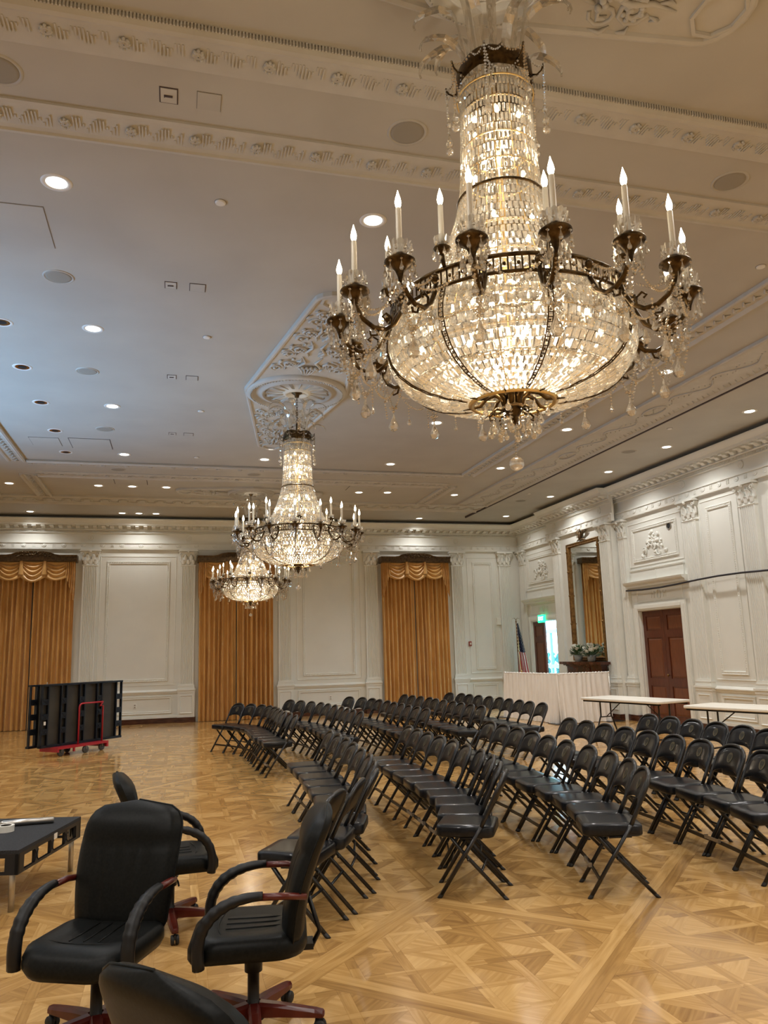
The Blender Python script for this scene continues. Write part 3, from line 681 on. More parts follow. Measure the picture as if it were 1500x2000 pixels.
# ------------------------------------------------------------------ ceiling plasterwork
def zb(mb, x0, x1, y0, y1, d0, d1): return mb.box(x0, x1, y0, y1, CEIL-d1, CEIL-d0)
def prof_run(mb, p0, p1, prof):                      # moulding hanging from the ceiling; prof = [(across, depth)]
    p0, p1 = Vector(p0), Vector(p1); t = (p1-p0).normalized(); a = Vector((-t.y, t.x, 0))
    mb.loft([[p+a*w-Vector((0, 0, d)) for w, d in prof] for p in (p0, p1)], True, True, False)
def key_band(idx, y0, y1, x0, x1, flip, label):
    mb = MB(); yc = (y0+y1)/2; hw = (y1-y0)/2
    edge = [(-hw, 0), (-hw, .03), (-hw+.02, .055), (-hw+.05, .06), (-hw+.06, .045), (-hw+.09, .035), (hw-.03, .022), (hw, .018), (hw, 0)]
    if flip: edge = [(-a, b) for a, b in reversed(edge)]
    prof_run(mb, (x0, yc, CEIL), (x1, yc, CEIL), edge)
    sg = -1 if flip else 1
    n = int((x1-x0)/.02)
    for k in range(n):                               # rope edge
        x = x0+k*(x1-x0)/n; zb(mb, x, x+.011, yc-sg*(hw+.004)-.008, yc-sg*(hw-.012)+.008, .0, .034)
    bays = int((x1-x0)/.42); L = (x1-x0)/bays
    for b in range(bays):                            # meander of fine bars and a leaf boss per bay
        a = x0+b*L; cy = yc+sg*.018
        for k, (h0, h1) in enumerate(((-.07, .07), (-.07, .045), (-.07, .02), (-.01, .02), (.03, .07), (-.01, .07), (-.045, .07), (-.07, .07), (-.07, .045), (-.07, .02), (-.01, .02), (.03, .07), (-.01, .07), (-.045, .07))):
            if not flip: h0, h1 = -h1*.9, -h0*.9
            x = a+.085+k*.022; zb(mb, x, x+.010, cy+h0, cy+h1, .02, .036)
        mb.lathe([(.036, -.02), (.036, -.042), (.022, -.05), (.012, -.04), (.004, -.05)], 10, (a+.035, cy, CEIL))
        for k in range(8):
            q = k*PI/4; mb.ball((a+.035+.03*math.cos(q), cy+.045*math.sin(q), CEIL-.042), .011, 6)
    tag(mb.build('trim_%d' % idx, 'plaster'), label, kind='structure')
key_band(i, 4.10, 4.46, -3.0, 6.1, False, 'raised Greek key ceiling band nearest the near chandelier'); i += 1
key_band(i, 4.98, 5.30, -3.0, 6.1, True, 'raised Greek key ceiling band in front of the first light row'); i += 1
key_band(i, 15.02, 15.36, -2.7, 5.85, False, 'raised Greek key ceiling band before the farthest chandelier'); i += 1
key_band(i, 15.95, 16.30, -2.7, 5.85, True, 'raised Greek key ceiling band just before the farthest chandelier'); i += 1
def side_band(idx, x0, x1, y0, y1, label, wide=False):
    mb = MB(); c = (x0+x1)/2; hw = (x1-x0)/2
    pr = [(-hw, 0), (-hw, .04), (-hw+.03, .055), (-hw+.05, .04), (-hw+.07, .02), (hw-.07, .02), (hw-.05, .04), (hw-.02, .05), (hw, .04), (hw, 0)]
    prof_run(mb, (c, y0, CEIL), (c, y1, CEIL), pr)
    n = int((y1-y0)/(.16 if not wide else .95))
    for k in range(n):
        y = y0+(k+.5)*(y1-y0)/n
        if not wide:
            mb.tube([(c-.05, y-.05, CEIL-.025), (c, y, CEIL-.04), (c+.05, y+.03, CEIL-.025)], [.006, .018, .006], 6)
            mb.tube([(c+.04, y-.06, CEIL-.025), (c-.01, y-.02, CEIL-.035)], [.005, .012], 6)
        else:
            mb.tube([(c-.05+.13*math.cos(a*PI/9), y+.26*math.sin(a*PI/9), CEIL-.03) for a in range(18)], .014, 6, closed=True) if k % 3 == 1 else \
                mb.tube([(c-.05+.13*math.sin(a*PI/5), y-.45+a*.10, CEIL-.028) for a in range(10)], .012, 6)
            for q in range(14): mb.ball((c-.05+.06*math.sin(q*.9), y-.45+q*.068, CEIL-.025), .012, 6)
            for q in range(8): mb.tube([(c+.24, y-.42+q*.118, CEIL-.022), (c+.29, y-.39+q*.118, CEIL-.038), (c+.33, y-.34+q*.118, CEIL-.022)], [.004, .013, .004], 5)
    tag(mb.build('trim_%d' % idx, 'plaster'), label, kind='structure')
side_band(i, 5.80, 6.13, 4.0, 15.1, 'narrow leafy ceiling moulding on the right side'); i += 1
side_band(i, -3.04, -2.72, 4.0, 15.1, 'narrow leafy ceiling moulding on the left side'); i += 1
side_band(i, 6.90, 7.76, YB+1, 18.4, 'broad ribbon-patterned ceiling band on the right side', True); i += 1
side_band(i, -4.62, -3.76, YB+1, 18.4, 'broad ribbon-patterned ceiling band on the left side', True); i += 1
side_band(i, 5.80, 6.13, 16.2, 18.3, 'short leafy ceiling moulding right of the farthest chandelier'); i += 1
side_band(i, -3.04, -2.72, 16.2, 18.3, 'short leafy ceiling moulding left of the farthest chandelier'); i += 1
mb = MB()
prof_run(mb, (-4.6, 18.75, CEIL), (7.76, 18.75, CEIL), [(-.45, 0), (-.45, .04), (-.41, .055), (-.38, .02), (.38, .02), (.41, .055), (.45, .04), (.45, 0)])
for k in range(60):
    x = -4.5+k*.205; mb.tube([(x+.13*math.cos(a*PI/5), 18.75+.16*math.sin(a*PI/5)*(1 if k % 2 else -1), CEIL-.03) for a in range(6)], .014, 6); mb.ball((x+.1, 18.75, CEIL-.025), .03, 6)
tag(mb.build('trim_%d' % i, 'plaster'), 'broad ribbon-patterned ceiling band along the far wall', kind='structure'); i += 1
mb = MB().box(7.78, 7.815, YB, 20.05, CEIL-.046, CEIL+.01); tag(mb.build('trim_%d' % i, 'black_lines'), 'thin dark slot in the ceiling along the right side', kind='structure'); i += 1
mb = MB().box(-4.675, -4.64, YB, 20.05, CEIL-.046, CEIL+.01); tag(mb.build('trim_%d' % i, 'black_lines'), 'thin dark slot in the ceiling along the left side', kind='structure'); i += 1

def plaque(idx, cx, cy, half, alongy, label, Q=1.0):
    mb = MB(); T = (lambda a, b, d: (cx+b, cy+a, CEIL-d)) if alongy else (lambda a, b, d: (cx+a, cy+b, CEIL-d))
    def outline(e):
        pts = []; wc, we = .73*Q-e, .16
        for sg in (1, -1):
            pts.append((0, sg*wc)) if sg == 1 else None
            arc = [(half-.22+(.22-e)*math.cos(q), (we+.10-e)*math.sin(q)) for q in [PI/2-k*PI/8 for k in range(9)]]
            if sg == 1: pts += arc
            else: pts += [(0, -wc)]+[(-a, -b) for a, b in arc]
        return pts
    mb.loft([[T(a, b, d) for a, b in outline(e)] for e, d in ((0, 0), (0, .045), (.02, .055), (.045, .05), (.055, .03), (.06, .03))], True, True, False)
    mb.lathe([(.70, -.03), (.70, -.065), (.66, -.085), (.62, -.08), (.60, -.05), (.52, -.045), (.50, -.075), (.47, -.08), (.455, -.045), (.20, -.045), (.18, -.07), (.14, -.075), (.13, -.045), (.01, -.045)], 64, (cx, cy, CEIL)); s_ = len(mb.v)-64*14
    for k_ in range(s_, len(mb.v)): vx = mb.v[k_]; mb.v[k_] = (cx+(vx[0]-cx)*Q, cy+(vx[1]-cy)*Q, vx[2])
    for k in range(90):
        a = k*2*PI/90; mb.ball((cx+.645*Q*math.cos(a), cy+.645*Q*math.sin(a), CEIL-.088), .012*Q, 4)
    for k in range(16):                              # sunburst ribs
        a = k*2*PI/16
        for q in ((-.035, 0, .035) if k % 2 else (0,)): mb.tube([(cx+.19*Q*math.cos(a+q*2), cy+.19*Q*math.sin(a+q*2), CEIL-.047), (cx+.45*Q*math.cos(a+q*1.3), cy+.45*Q*math.sin(a+q*1.3), CEIL-.05)], [.006, .011], 5)
        b = a+PI/16; mb.tube([(cx+Q*(.44-.03*math.sin(PI*t/4))*math.cos(a+PI/8*t/4), cy+Q*(.44-.03*math.sin(PI*t/4))*math.sin(a+PI/8*t/4), CEIL-.05) for t in range(5)], .008, 5)
    o8 = [[T(sg*(half-.20)+r*math.cos(k*PI/4+PI/8)*1.0, r*math.sin(k*PI/4+PI/8), d) for k in range(8)] for sg in (1,) for r, d in ()]
    for sg in (-1, 1):
        mb.loft([[T(sg*(half-.19)+r*math.cos(k*PI/4+PI/8)*.85, r*math.sin(k*PI/4+PI/8), d) for k in range(8)] for r, d in ((.19, .03), (.19, .048), (.165, .05), (.16, .032))], False, True, False)
    W = lambda s, z, d: T(s, z, .03+d)
    span = half-.42-.70*Q
    for sg in (-1, 1):
        nn = max(1, round(span/.55))
        for k in range(nn):
            a0 = sg*(.16+.70*Q+span*(k+.45)/nn); wd = .62*Q*(1-abs(a0)/half)+.02
            for q in (-1, 1):
                spiral(mb, W, a0, q*wd*.62, 0, .15*(.5+wd), 1.7, sg, .017, q)
                spiral(mb, W, a0-sg*.16, q*wd*.95, 0, .09, 1.4, -sg, .013, q)
                mb.tube([W(a0-sg*.2, q*wd*.2, .005), W(a0-sg*.05, q*wd*.35, .015), W(a0+sg*.08, q*wd*.15, .012), W(a0+sg*.25, q*wd*.30, .005)], [.012, .022, .018, .006], 6)
                for t in range(7):
                    an = t*PI/3.5; mb.ball(W(a0+.055*math.cos(an), q*wd*.62+.055*math.sin(an), .015), .020, 5)
                    mb.tube([W(a0+.13*math.cos(an+.4), q*wd*.7+.12*math.sin(an), .004), W(a0+.19*math.cos(an+.5), q*wd*.7+.17*math.sin(an), .016), W(a0+.22*math.cos(an+.9), q*wd*.7+.18*math.sin(an+.2), .003)], [.006, .018, .003], 5)
        for t in range(5): mb.tube([W(sg*(.72*Q), (t-2)*.012, .0), W(sg*(.72*Q+.14), (t-2)*.03, .03), W(sg*(.72*Q+.25), (t-2)*.05, .015)], [.02, .016, .012], 6)
        for t in range(9): mb.ball(W(sg*(.72*Q+.28+.03*(t % 2)), (t-4)*.028, .03), .024, 6)
    tag(mb.build('trim_%d' % idx, 'plaster'), label, kind='structure')
plaque(i, 1.59, 10.38, 3.1, True, 'long plaster plaque with round medallion over the middle chandelier'); i += 1
plaque(i, 1.58, 3.28, 1.62, False, 'plaster plaque with octagon end above the near chandelier', .58); i += 1
plaque(i, 1.60, 17.41, 1.65, False, 'plaster plaque above the farthest chandelier', .75); i += 1

# ------------------------------------------------------------------ ceiling fittings
ORD = ['first', 'second', 'third', 'fourth', 'fifth', 'sixth', 'seventh', 'eighth', 'ninth', 'tenth', 'eleventh', 'twelfth']
m_ring = MB().lathe([(.075, .01), (.075, 0), (.095, -.006), (.115, -.004), (.118, 0), (.118, .01)], 28)
def _mesh(mb, m):
    o = mb.build('tmp', m); me = o.data; bpy.data.objects.remove(o); return me
ring_me = _mesh(m_ring, 'trim_white'); lens_me = _mesh(MB().lathe([(.084, -.001), (.05, -.0035), (.001, -.004)], 24), 'can'); ring_dark = _mesh(m_ring, 'reflector')
refl_me = _mesh(MB().lathe([(.098, -.002), (.075, -.0035), (.045, -.002), (.001, -.001)], 24), 'reflector'); hole_me = _mesh(MB().lathe([(.05, -.0045), (.001, -.005)], 16), 'black')
grille_me = _mesh(MB().lathe([(.122, 0), (.118, -.006), (.10, -.007), (.001, -.008)], 28), 'grille'); gring_me = _mesh(MB().lathe([(.12, .0), (.13, -.009), (.142, -.006), (.145, .0)], 28), 'ceil')
def mobj(name, me, parent, loc=(0, 0, 0)):
    o = bpy.data.objects.new(name, me); COL.objects.link(o); o.parent = parent; o.location = loc; return o
spot_data = bpy.data.lights.new('downlight', 'SPOT'); spot_data.energy = CAN_W; spot_data.spot_size = 2.5; spot_data.spot_blend = .8; spot_data.shadow_soft_size = .07; spot_data.color = (1.0, .975, .925)
spot_wash = spot_data.copy(); spot_wash.energy = CAN_W*.50
def can(x, y, label, on=True, light=True):
    r = tag(empty('recessed_ceiling_light', (x, y, CEIL)), label, 'ceiling light', 'recessed ceiling lights' if on else 'unlit ceiling lights')
    mobj('trim_ring', ring_me, r); mobj('lens' if on else 'reflector', lens_me if on else refl_me, r)
    if not on: mobj('lamp_opening', hole_me, r)
    if on and light:
        s = bpy.data.objects.new('downlight', spot_wash if y > 19.5 else spot_data); COL.objects.link(s); s.parent = r; s.location = (0, 0, -.02)
ROWS = (5.92, 8.74, 11.57, 14.42, 17.2)
cols = {-.96: 'column just left of the chandeliers', 4.07: 'column just right of the chandeliers', 6.43: 'column inside the broad right ceiling band', 8.92: 'column nearest the right wall', -3.4: 'column by the left ceiling band', 1.58: 'column along the chandelier line'}
rown = ['second Greek key band row', 'row beside the middle plaque near end', 'row beside the middle plaque far end', 'row before the far Greek key bands', 'row level with the farthest chandelier']
for cx, cl in cols.items():
    for k, y in enumerate(ROWS):
        if cx == 1.58 and k in (1, 2, 4): continue
        if cx == -3.4 and k < 4: continue
        yy = {8.92: (7.4, 10.1, 12.33, 14.4, 17.1)}.get(cx, ROWS)[k]
        can(cx, yy, 'lit recessed ceiling light, %s, %s' % (cl.replace('column ', ''), ('row %s from the far wall' % ORD[4-k+1])))
for x, lb in ((-3.54, 'at the far left end of the row along the far wall'), (-1.37, 'first of the close trio along the far wall'), (-.96, 'middle of the close trio along the far wall'), (-.54, 'last of the close trio along the far wall'), (6.58, 'before the far wall above the right-hand curtain'), (8.96, 'in the far right corner of the ceiling')):
    can(x, 20.5 if x < 8 else 19.9, 'lit recessed ceiling light, '+lb, light=(x not in (-1.37, -.54)))
for x, y, lb in ((-.25, 17.2, 'right end of the trio left of the farthest chandelier'), (-1.65, 17.2, 'left end of the trio left of the farthest chandelier'), (4.74, 17.13, 'paired beside another right of the farthest chandelier'), (1.61, 13.59, 'close to the end of the middle plaque')):
    can(x, y, 'lit recessed ceiling light, '+lb, light=False)
for k, (x, y) in enumerate(((-1.9, 8.75), (-1.93, 10.13), (-1.93, 11.56), (-1.94, 13.02))):
    can(x, y, 'unlit mirrored ceiling light, %s of four in the left row counting from the camera' % ORD[k], False)
can(-1.95, 14.4, 'unlit ceiling light beside the two square hatches', False)
for x in (-3.4, -.96, 4.07, 6.43, 8.92):            # the same grid goes on behind the camera, out of the photo
    for y in (3.0, .1, -2.2):
        if x == -.96 and y > 2: pass
        s = bpy.data.objects.new('downlight', spot_data); COL.objects.link(s); s.location = (x, y, CEIL-.05)
for y in (5.92, 8.74, 11.57, 14.42):
    s = bpy.data.objects.new('downlight', spot_data); COL.objects.link(s); s.location = (-5.2, y, CEIL-.05)
sp = [(-1.14, 4.74, 'at the left edge between the near Greek key bands'), (1.54, 4.75, 'between the Greek key bands left of the near chandelier'), (4.26, 4.75, 'between the Greek key bands right of the near chandelier'), (-1.16, 7.53, 'left side, nearest of the long row'), (-1.16, 10.14, 'left side, second of the long row'),
      (-1.16, 12.8, 'left side, third of the long row'), (-1.15, 15.63, 'between the far Greek key bands'), (8.38, 12.76, 'over the right aisle near the cornice'), (-1.15, 18.7, 'in front of the far wall band'), (8.4, 17.7, 'near the far right corner'), (1.5, 15.7, 'between the far bands under the chandelier line')]
for x, y, lb in sp:
    r = tag(empty('ceiling_speaker', (x, y, CEIL)), 'round grey ceiling speaker '+lb, 'speaker', 'round ceiling speakers'); mobj('grille', grille_me, r); mobj('rim', gring_me, r)
sm_me = _mesh(MB().lathe([(.045, .0), (.042, -.012), (.03, -.014), (.001, -.014)], 20), 'trim_white'); sr_me = _mesh(MB().lathe([(.05, 0), (.05, -.004), (.044, -.004)], 20), 'grille')
for x, y, lb in ((.29, 5.92, 'nearest the Greek key bands'), (.29, 8.73, 'level with the middle plaque near end'), (.31, 11.58, 'level with the middle plaque far end'), (5.55, 5.91, 'by the right edge of the photo'), (.32, 14.43, 'before the far bands'), (8.2, 11.2, 'over the right aisle'), (8.2, 16.8, 'over the white draped screen')):
    r = tag(empty('smoke_detector', (x, y, CEIL)), 'small round ceiling sprinkler cover '+lb, 'sprinkler cover', 'small round ceiling covers'); mobj('cap', sm_me, r); mobj('ring', sr_me, r)
def hatch(name, x0, x1, y0, y1, label, cat, m='ceil', gap='line', t=.006, slot=False):
    r = tag(empty(name, ((x0+x1)/2, (y0+y1)/2, CEIL)), label, cat); hx, hy = (x1-x0)/2, (y1-y0)/2
    MB().box(-hx, hx, -hy, hy, -.003, .01).build('joint', gap, r)
    MB().box(-hx+t, hx-t, -hy+t, hy-t, -.006, .01).build('cover', m, r)
    if slot: MB().box(-.025, .025, -.008, .008, -.012, -.006).box(-.03, -.025, -.008, .014, -.012, -.006).build('catch', 'black_lines', r)
for k, y in enumerate((4.74, 7.49, 10.15, 12.9)):
    pos = ('between the near Greek key bands', 'second from the camera', 'third from the camera', 'fourth from the camera')[k]
    hatch('cover_plate', -.17, -.05, y-.075, y+.075, 'small square ceiling plate with slot, '+pos, 'ceiling plate', 'plaster', 'black_lines', .008, True)
    hatch('access_panel', .07, .23, y-.085, y+.085, 'blank square ceiling panel right of the slotted plate, '+pos, 'ceiling panel', 'ceil', 'line' if k == 0 else 'black_lines', .004 if k == 0 else .007)
hatch('ceiling_hatch', -1.9, -1.11, 6.29, 6.97, 'large flush ceiling hatch cut by the left edge of the photo', 'ceiling hatch')
hatch('ceiling_hatch', -2.42, -1.95, 13.46, 13.98, 'smaller flush ceiling hatch by the unlit lights', 'ceiling hatch', gap='black_lines')
hatch('ceiling_hatch', -1.80, -1.13, 13.42, 14.08, 'wider flush ceiling hatch by the unlit lights', 'ceiling hatch', gap='black_lines', t=.012)
hatch('ceiling_hatch', -1.30, -.63, 16.34, 16.98, 'flush ceiling hatch past the far Greek key bands', 'ceiling hatch', gap='black_lines', t=.014)
hatch('ceiling_hatch', 3.7, 4.5, 16.4, 17.0, 'flush ceiling hatch right of the farthest chandelier', 'ceiling hatch', gap='black_lines', t=.012)

# ------------------------------------------------------------------ chandeliers
BOWL = [(.572, 3.222), (.598, 3.15), (.602, 3.085), (.584, 3.02), (.545, 2.962), (.485, 2.915), (.405, 2.878), (.31, 2.852), (.215, 2.838)]
NECK = [(.183, 4.56), (.186, 4.30), (.196, 4.08), (.212, 3.91), (.245, 3.78), (.295, 3.63), (.36, 3.48), (.435, 3.36), (.50, 3.30)]
def along(prof, n):
    L = [0]
    for a, b in zip(prof, prof[1:]): L.append(L[-1]+math.hypot(b[0]-a[0], b[1]-a[1]))
    out = []
    for k in range(n+1):
        d = L[-1]*k/n; j = max(q for q in range(len(L)-1) if L[q] <= d+1e-9); f = (d-L[j])/(L[j+1]-L[j])
        out.append((prof[j][0]+(prof[j+1][0]-prof[j][0])*f, prof[j][1]+(prof[j+1][1]-prof[j][1])*f))
    return out
def crystals(mb, prof, rows, counts, rnd, th=.008, fw=.74, fl=.90, jt=.16):
    P = along(prof, rows)
    for k in range(rows):
        (r0, z0), (r1, z1) = P[k], P[k+1]; n = counts(k); L = math.hypot(r1-r0, z1-z0)
        for q in range(n):
            a = 2*PI*(q+.5*(k % 2))/n; rad = Vector((math.cos(a), math.sin(a), 0)); tan = Vector((-rad.y, rad.x, 0))
            ax = (rad*(r1-r0)+Vector((0, 0, z1-z0))).normalized(); nr = tan.cross(ax)
            if nr.dot(rad)+(-nr.z)*.2 < 0: nr = -nr
            c = rad*((r0+r1)/2)+Vector((0, 0, (z0+z1)/2))
            j = Matrix.Rotation(rnd.uniform(-jt, jt), 3, ax) @ Matrix.Rotation(rnd.uniform(-jt, jt)*.45, 3, tan)
            tw, nn = j @ tan, j @ nr; w = 2*PI*(r0+r1)/2/n*fw/2; l = L*fl/2
            vs = []
            for d, e, g in ((-th, .5, .7), (0, 1, 1), (th, .45, .72)):
                for sa, sb in ((-1, -1), (1, -1), (1, 1), (-1, 1)): vs.append(c+tw*(w*e*sa)+ax*(l*g*sb)+nn*d)
            mb.add(vs, [(3, 2, 1, 0), (8, 9, 10, 11)]+[(a_, (a_+1) % 4, 4+(a_+1) % 4, 4+a_) for a_ in range(4)]+[(4+a_, 4+(a_+1) % 4, 8+(a_+1) % 4, 8+a_) for a_ in range(4)])
def octa(mb, p, r):
    x, y, z = p
    mb.add([(x+r, y, z), (x, y+r, z), (x-r, y, z), (x, y-r, z), (x, y, z+r), (x, y, z-r)], [(0, 1, 4), (1, 2, 4), (2, 3, 4), (3, 0, 4), (1, 0, 5), (2, 1, 5), (3, 2, 5), (0, 3, 5)])
def chain(mb, a, b, sag, step=.017, r=.0072):
    a, b = Vector(a), Vector(b); L = (b-a).length+sag*1.2; n = max(int(L/step), 2)
    for k in range(n+1):
        t = k/n; p = a.lerp(b, t); p.z -= sag*4*t*(1-t); octa(mb, p, r*(1.25 if k % 3 == 0 else 1))
def chandelier(x, y, label):
    rnd = random.Random(4); root = tag(empty('chandelier', (x, y, CEIL)), label, 'chandelier', 'crystal chandeliers in a line')
    Z = Matrix.Translation((0, 0, -CEIL))
    def b(mb, name, m, par=root): return mb.xf(Z).build(name, m, par)
    b(MB().lathe([(.001, 5.20), (.03, 5.20), (.035, 5.235), (.075, 5.26), (.085, 5.285), (.078, 5.297), (.001, 5.297)][::1], 24), 'ceiling_canopy', 'bronze')
    mb = MB()
    for k in range(11):
        z = 5.20-k*.037; ax = (1, 0) if k % 2 else (0, 1)
        mb.tube([(ax[0]*.012*math.cos(q*PI/4), ax[1]*.012*math.cos(q*PI/4), z-.016+.024*math.sin(q*PI/4)) for q in range(8)], .0035, 5, closed=True)
    mb.tube([(0, 0, 4.82), (0, 0, 4.55)], .016, 8); b(mb, 'chain', 'bronze')
    # crown
    mb = MB(); rings = []
    for zc, rr in ((4.575, .198), (4.59, .204), (4.64, .20), (4.655, .19)):
        rings.append([((rr+.0)*math.cos(k*PI/32), (rr)*math.sin(k*PI/32), zc+(.03*abs(math.sin(k*PI/16)) if zc > 4.6 else -.02*abs(math.cos(k*PI/16)))) for k in range(64)])
    mb.loft(rings, False)
    for k in range(4): a = k*PI/2; mb.tube([(.185*math.cos(a), .185*math.sin(a), 4.62), (.12*math.cos(a), .12*math.sin(a), 4.74), (0, 0, 4.80)], .009, 6)
    b(mb, 'crown_band', 'bronze')
    pa = lambda t, r_, z_: (r_*math.cos(t), r_*math.sin(t), z_)
    a, b2 = 0, PI/4
    pg = b(MB().tube([(r_, 0, z_) for r_, z_ in ((.19, 4.60), (.225, 4.59), (.25, 4.61), (.262, 4.645))], .005, 5), 'crown_prong', 'bronze')
    mb = MB(); chain(mb, pa(a, .262, 4.64), pa((a+b2)/2, .205, 4.66), .035); chain(mb, pa(a, .262, 4.64), pa((a-b2)/2, .205, 4.66), .035)
    chain(mb, pa(a, .205, 4.58), pa(b2, .205, 4.58), .045); chain(mb, pa(a, .262, 4.64), pa(a, .255, 4.36), 0); chain(mb, pa(a, .262, 4.62), pa(a+.12, .25, 4.44), .0)
    mb.drop(pa(a, .255, 4.37), .085, .022, 7); mb.ball(pa(a, .255, 4.26), .022, 8); mb.drop(pa(a+.12, .25, 4.44), .055, .016)
    b(mb, 'crown_drops', 'crystal_drop', pg)
    for k in range(8):
        o = pg if k == 0 else copy_tree(pg, root)
        o.rotation_euler.z = k*PI/4+.2
    for k in range(16):                              # glass plumes
        a = k*PI/8; mb = MB(); h_, rho = ((.16, .065), (.40, .085), (.27, .08), (.43, .07))[k % 4]
        pts = [(.135+.05*(q/5)**1.5, 4.60+h_*q/5) for q in range(6)]
        pts += [(.185+rho*(1-math.cos(q*.44))+.012*q, 4.60+h_+rho*math.sin(q*.44)*(1.0 if q < 4 else .9)) for q in range(1, 10)]
        rings = []
        for q, (r_, z_) in enumerate(pts):
            w = (.017+.010*math.sin(PI*min(1, q/14*1.05)))*(1 if q < 12 else (.8, .5, .15)[q-12]); j = .004*(q % 2)
            u = Vector((math.cos(a), math.sin(a), 0)); tt = Vector((-u.y, u.x, 0)); c = u*r_+Vector((0, 0, z_))
            rings.append([c+tt*w+u*j, c+u*(.006), c-tt*w+u*j, c-u*.006])
        mb.loft(rings, True, True, False); b(mb, 'glass_plume', 'plume')
    # body
    mb = MB(); crystals(mb, NECK, 25, lambda k: 56 if k < 16 else 72, rnd, .006, .72, .90, .08); b(mb, 'crystal_neck', 'crystal')
    mb = MB(); crystals(mb, BOWL, 13, lambda k: 92 if k < 9 else 68, rnd, .010, .86, .94); b(mb, 'crystal_bowl', 'crystal')
    mb = MB()
    for r_, z_ in ((.54, 3.18), (.565, 3.10), (.55, 3.02), (.45, 2.93), (.20, 4.50), (.175, 4.40), (.178, 4.2), (.185, 4.05), (.27, 3.66), (.34, 3.48)): mb.tube([(r_*math.cos(k*PI/20), r_*math.sin(k*PI/20), z_) for k in range(40)], .0045, 5, closed=True)
    for k in range(12):
        a = k*PI/6; mb.tube([((r_-.02)*math.cos(a), (r_-.02)*math.sin(a), z_) for r_, z_ in NECK+BOWL[1:]], .0035, 4)
    mb.lathe([(.20, 2.835), (.22, 2.83), (.205, 2.82), (.19, 2.825), (.20, 2.835)], 40); mb.tube([(0, 0, 4.6), (0, 0, 2.85)], .014, 8)
    b(mb, 'gilt_frame', 'brass')
    mb = MB()
    for r_, z_ in ((.212+.008, 3.905),): mb.tube([(r_*math.cos(k*PI/24), r_*math.sin(k*PI/24), z_) for k in range(48)], .008, 6, closed=True)
    b(mb, 'waist_ring', 'bronze')
    mb = MB()
    for r_, z_, th in ((.588, 3.228, .009), (.582, 3.308, .011)): mb.tube([(r_*math.cos(k*PI/36), r_*math.sin(k*PI/36), z_) for k in range(72)], th, 6, closed=True)
    for k in range(120):
        a = k*PI/60; c_, s_ = math.cos(a)*.585, math.sin(a)*.585; mb.tube([(c_, s_, 3.232), (c_, s_, 3.305)], .0045, 4)
        if k % 2: a += PI/120; mb.ball((math.cos(a)*.585, math.sin(a)*.585, 3.268), .010, 4)
    b(mb, 'gallery_ring', 'bronze')
    rib = MB(); PB = along(BOWL, 30)
    for sg in (-1, 1): rib.tube([(r_+.014, sg*.011*(.4+.6*r_/.6), z_-.004) for r_, z_ in PB], .0035, 5)
    for q in range(1, 30):
        r_, z_ = PB[q]; w = .011*(.4+.6*r_/.6); rib.tube([(r_+.014, -w, z_-.004), (r_+.014, w, z_-.004)], .0025, 4); 
        if q % 2: octa(rib, (r_+.016, 0, (z_+PB[q-1][1])/2-.004), .006)
    rib_o = b(rib, 'bowl_rib', 'bronze')
    for k in range(8):
        o = rib_o if k == 0 else rib_o.copy()
        if k: COL.objects.link(o)
        o.parent = root; o.rotation_euler.z = k*PI/4-PI/2-.14
    # inner bulbs
    mb = MB()
    for n, r_, z_ in ((10, .44, 3.15), (7, .30, 3.06), (5, .33, 2.97), (6, .13, 4.35), (5, .13, 4.08), (6, .22, 3.55), (5, .17, 3.75)):
        for k in range(n): a = 2*PI*k/n+r_*9; mb.lathe([(.001, -.014), (.012, -.008), (.014, .002), (.008, .018), (.001, .026)], 8, (r_*math.cos(a), r_*math.sin(a), z_))
    b(mb, 'inner_bulbs', 'bulb')['kind'] = 'stuff'
    # bottom ornament
    mb = MB().lathe([(.001, 2.71), (.006, 2.72), (.020, 2.745), (.024, 2.752), (.020, 2.758), (.032, 2.77), (.048, 2.80), (.052, 2.815), (.042, 2.825), (.040, 2.87), (.055, 2.885), (.02, 2.89)], 20)
    for k in range(8):
        a = k*PI/4+.2; u = lambda r_, z_: (r_*math.cos(a), r_*math.sin(a), z_)
        mb.tube([u(.035, 2.79), u(.05, 2.855), u(.085, 2.885), u(.13, 2.87), u(.165, 2.835), u(.21, 2.828), u(.25, 2.825)], [.010, .016, .017, .013, .012, .006, .003], 6, flat=.7)
        mb.tube([u(.04, 2.80), u(.075, 2.785), u(.10, 2.79), u(.12, 2.775), u(.115, 2.755), u(.10, 2.76)], [.007, .006, .006, .006, .005, .003], 6)
        for q in range(3): octa(mb, u(.07+q*.03, 2.895-.01*q), .014)
    b(mb, 'bottom_finial', 'bronze')
    mb = MB(); u = lambda r_, z_: (r_, 0, z_)
    chain(mb, u(.115, 2.76), u(.115, 2.73), 0); mb.drop(u(.115, 2.735), .075, .020, 8); chain(mb, u(.07, 2.78), u(.07, 2.72), 0); mb.drop(u(.07, 2.72), .06, .015, 7)
    mb.drop(u(.165, 2.80), .055, .016, 7); bd = b(mb, 'finial_pendants', 'crystal_drop')
    for k in range(8):
        o = bd if k == 0 else copy_tree(bd, root)
        o.rotation_euler.z = k*PI/4+.2
    mb = MB(); chain(mb, (0, 0, 2.71), (0, 0, 2.565), 0, .014, .0055); mb.ball((0, 0, 2.525), .036, 16); b(mb, 'crystal_ball', 'crystal_drop')
    # candle arms
    am = MB(); am.tube([(.585, 0, 3.268), (.605, 0, 3.20), (.64, 0, 3.135), (.69, 0, 3.10), (.75, 0, 3.10), (.80, 0, 3.13), (.832, 0, 3.18), (.84, 0, 3.225)], [.012, .012, .011, .012, .012, .011, .010, .010], 7)
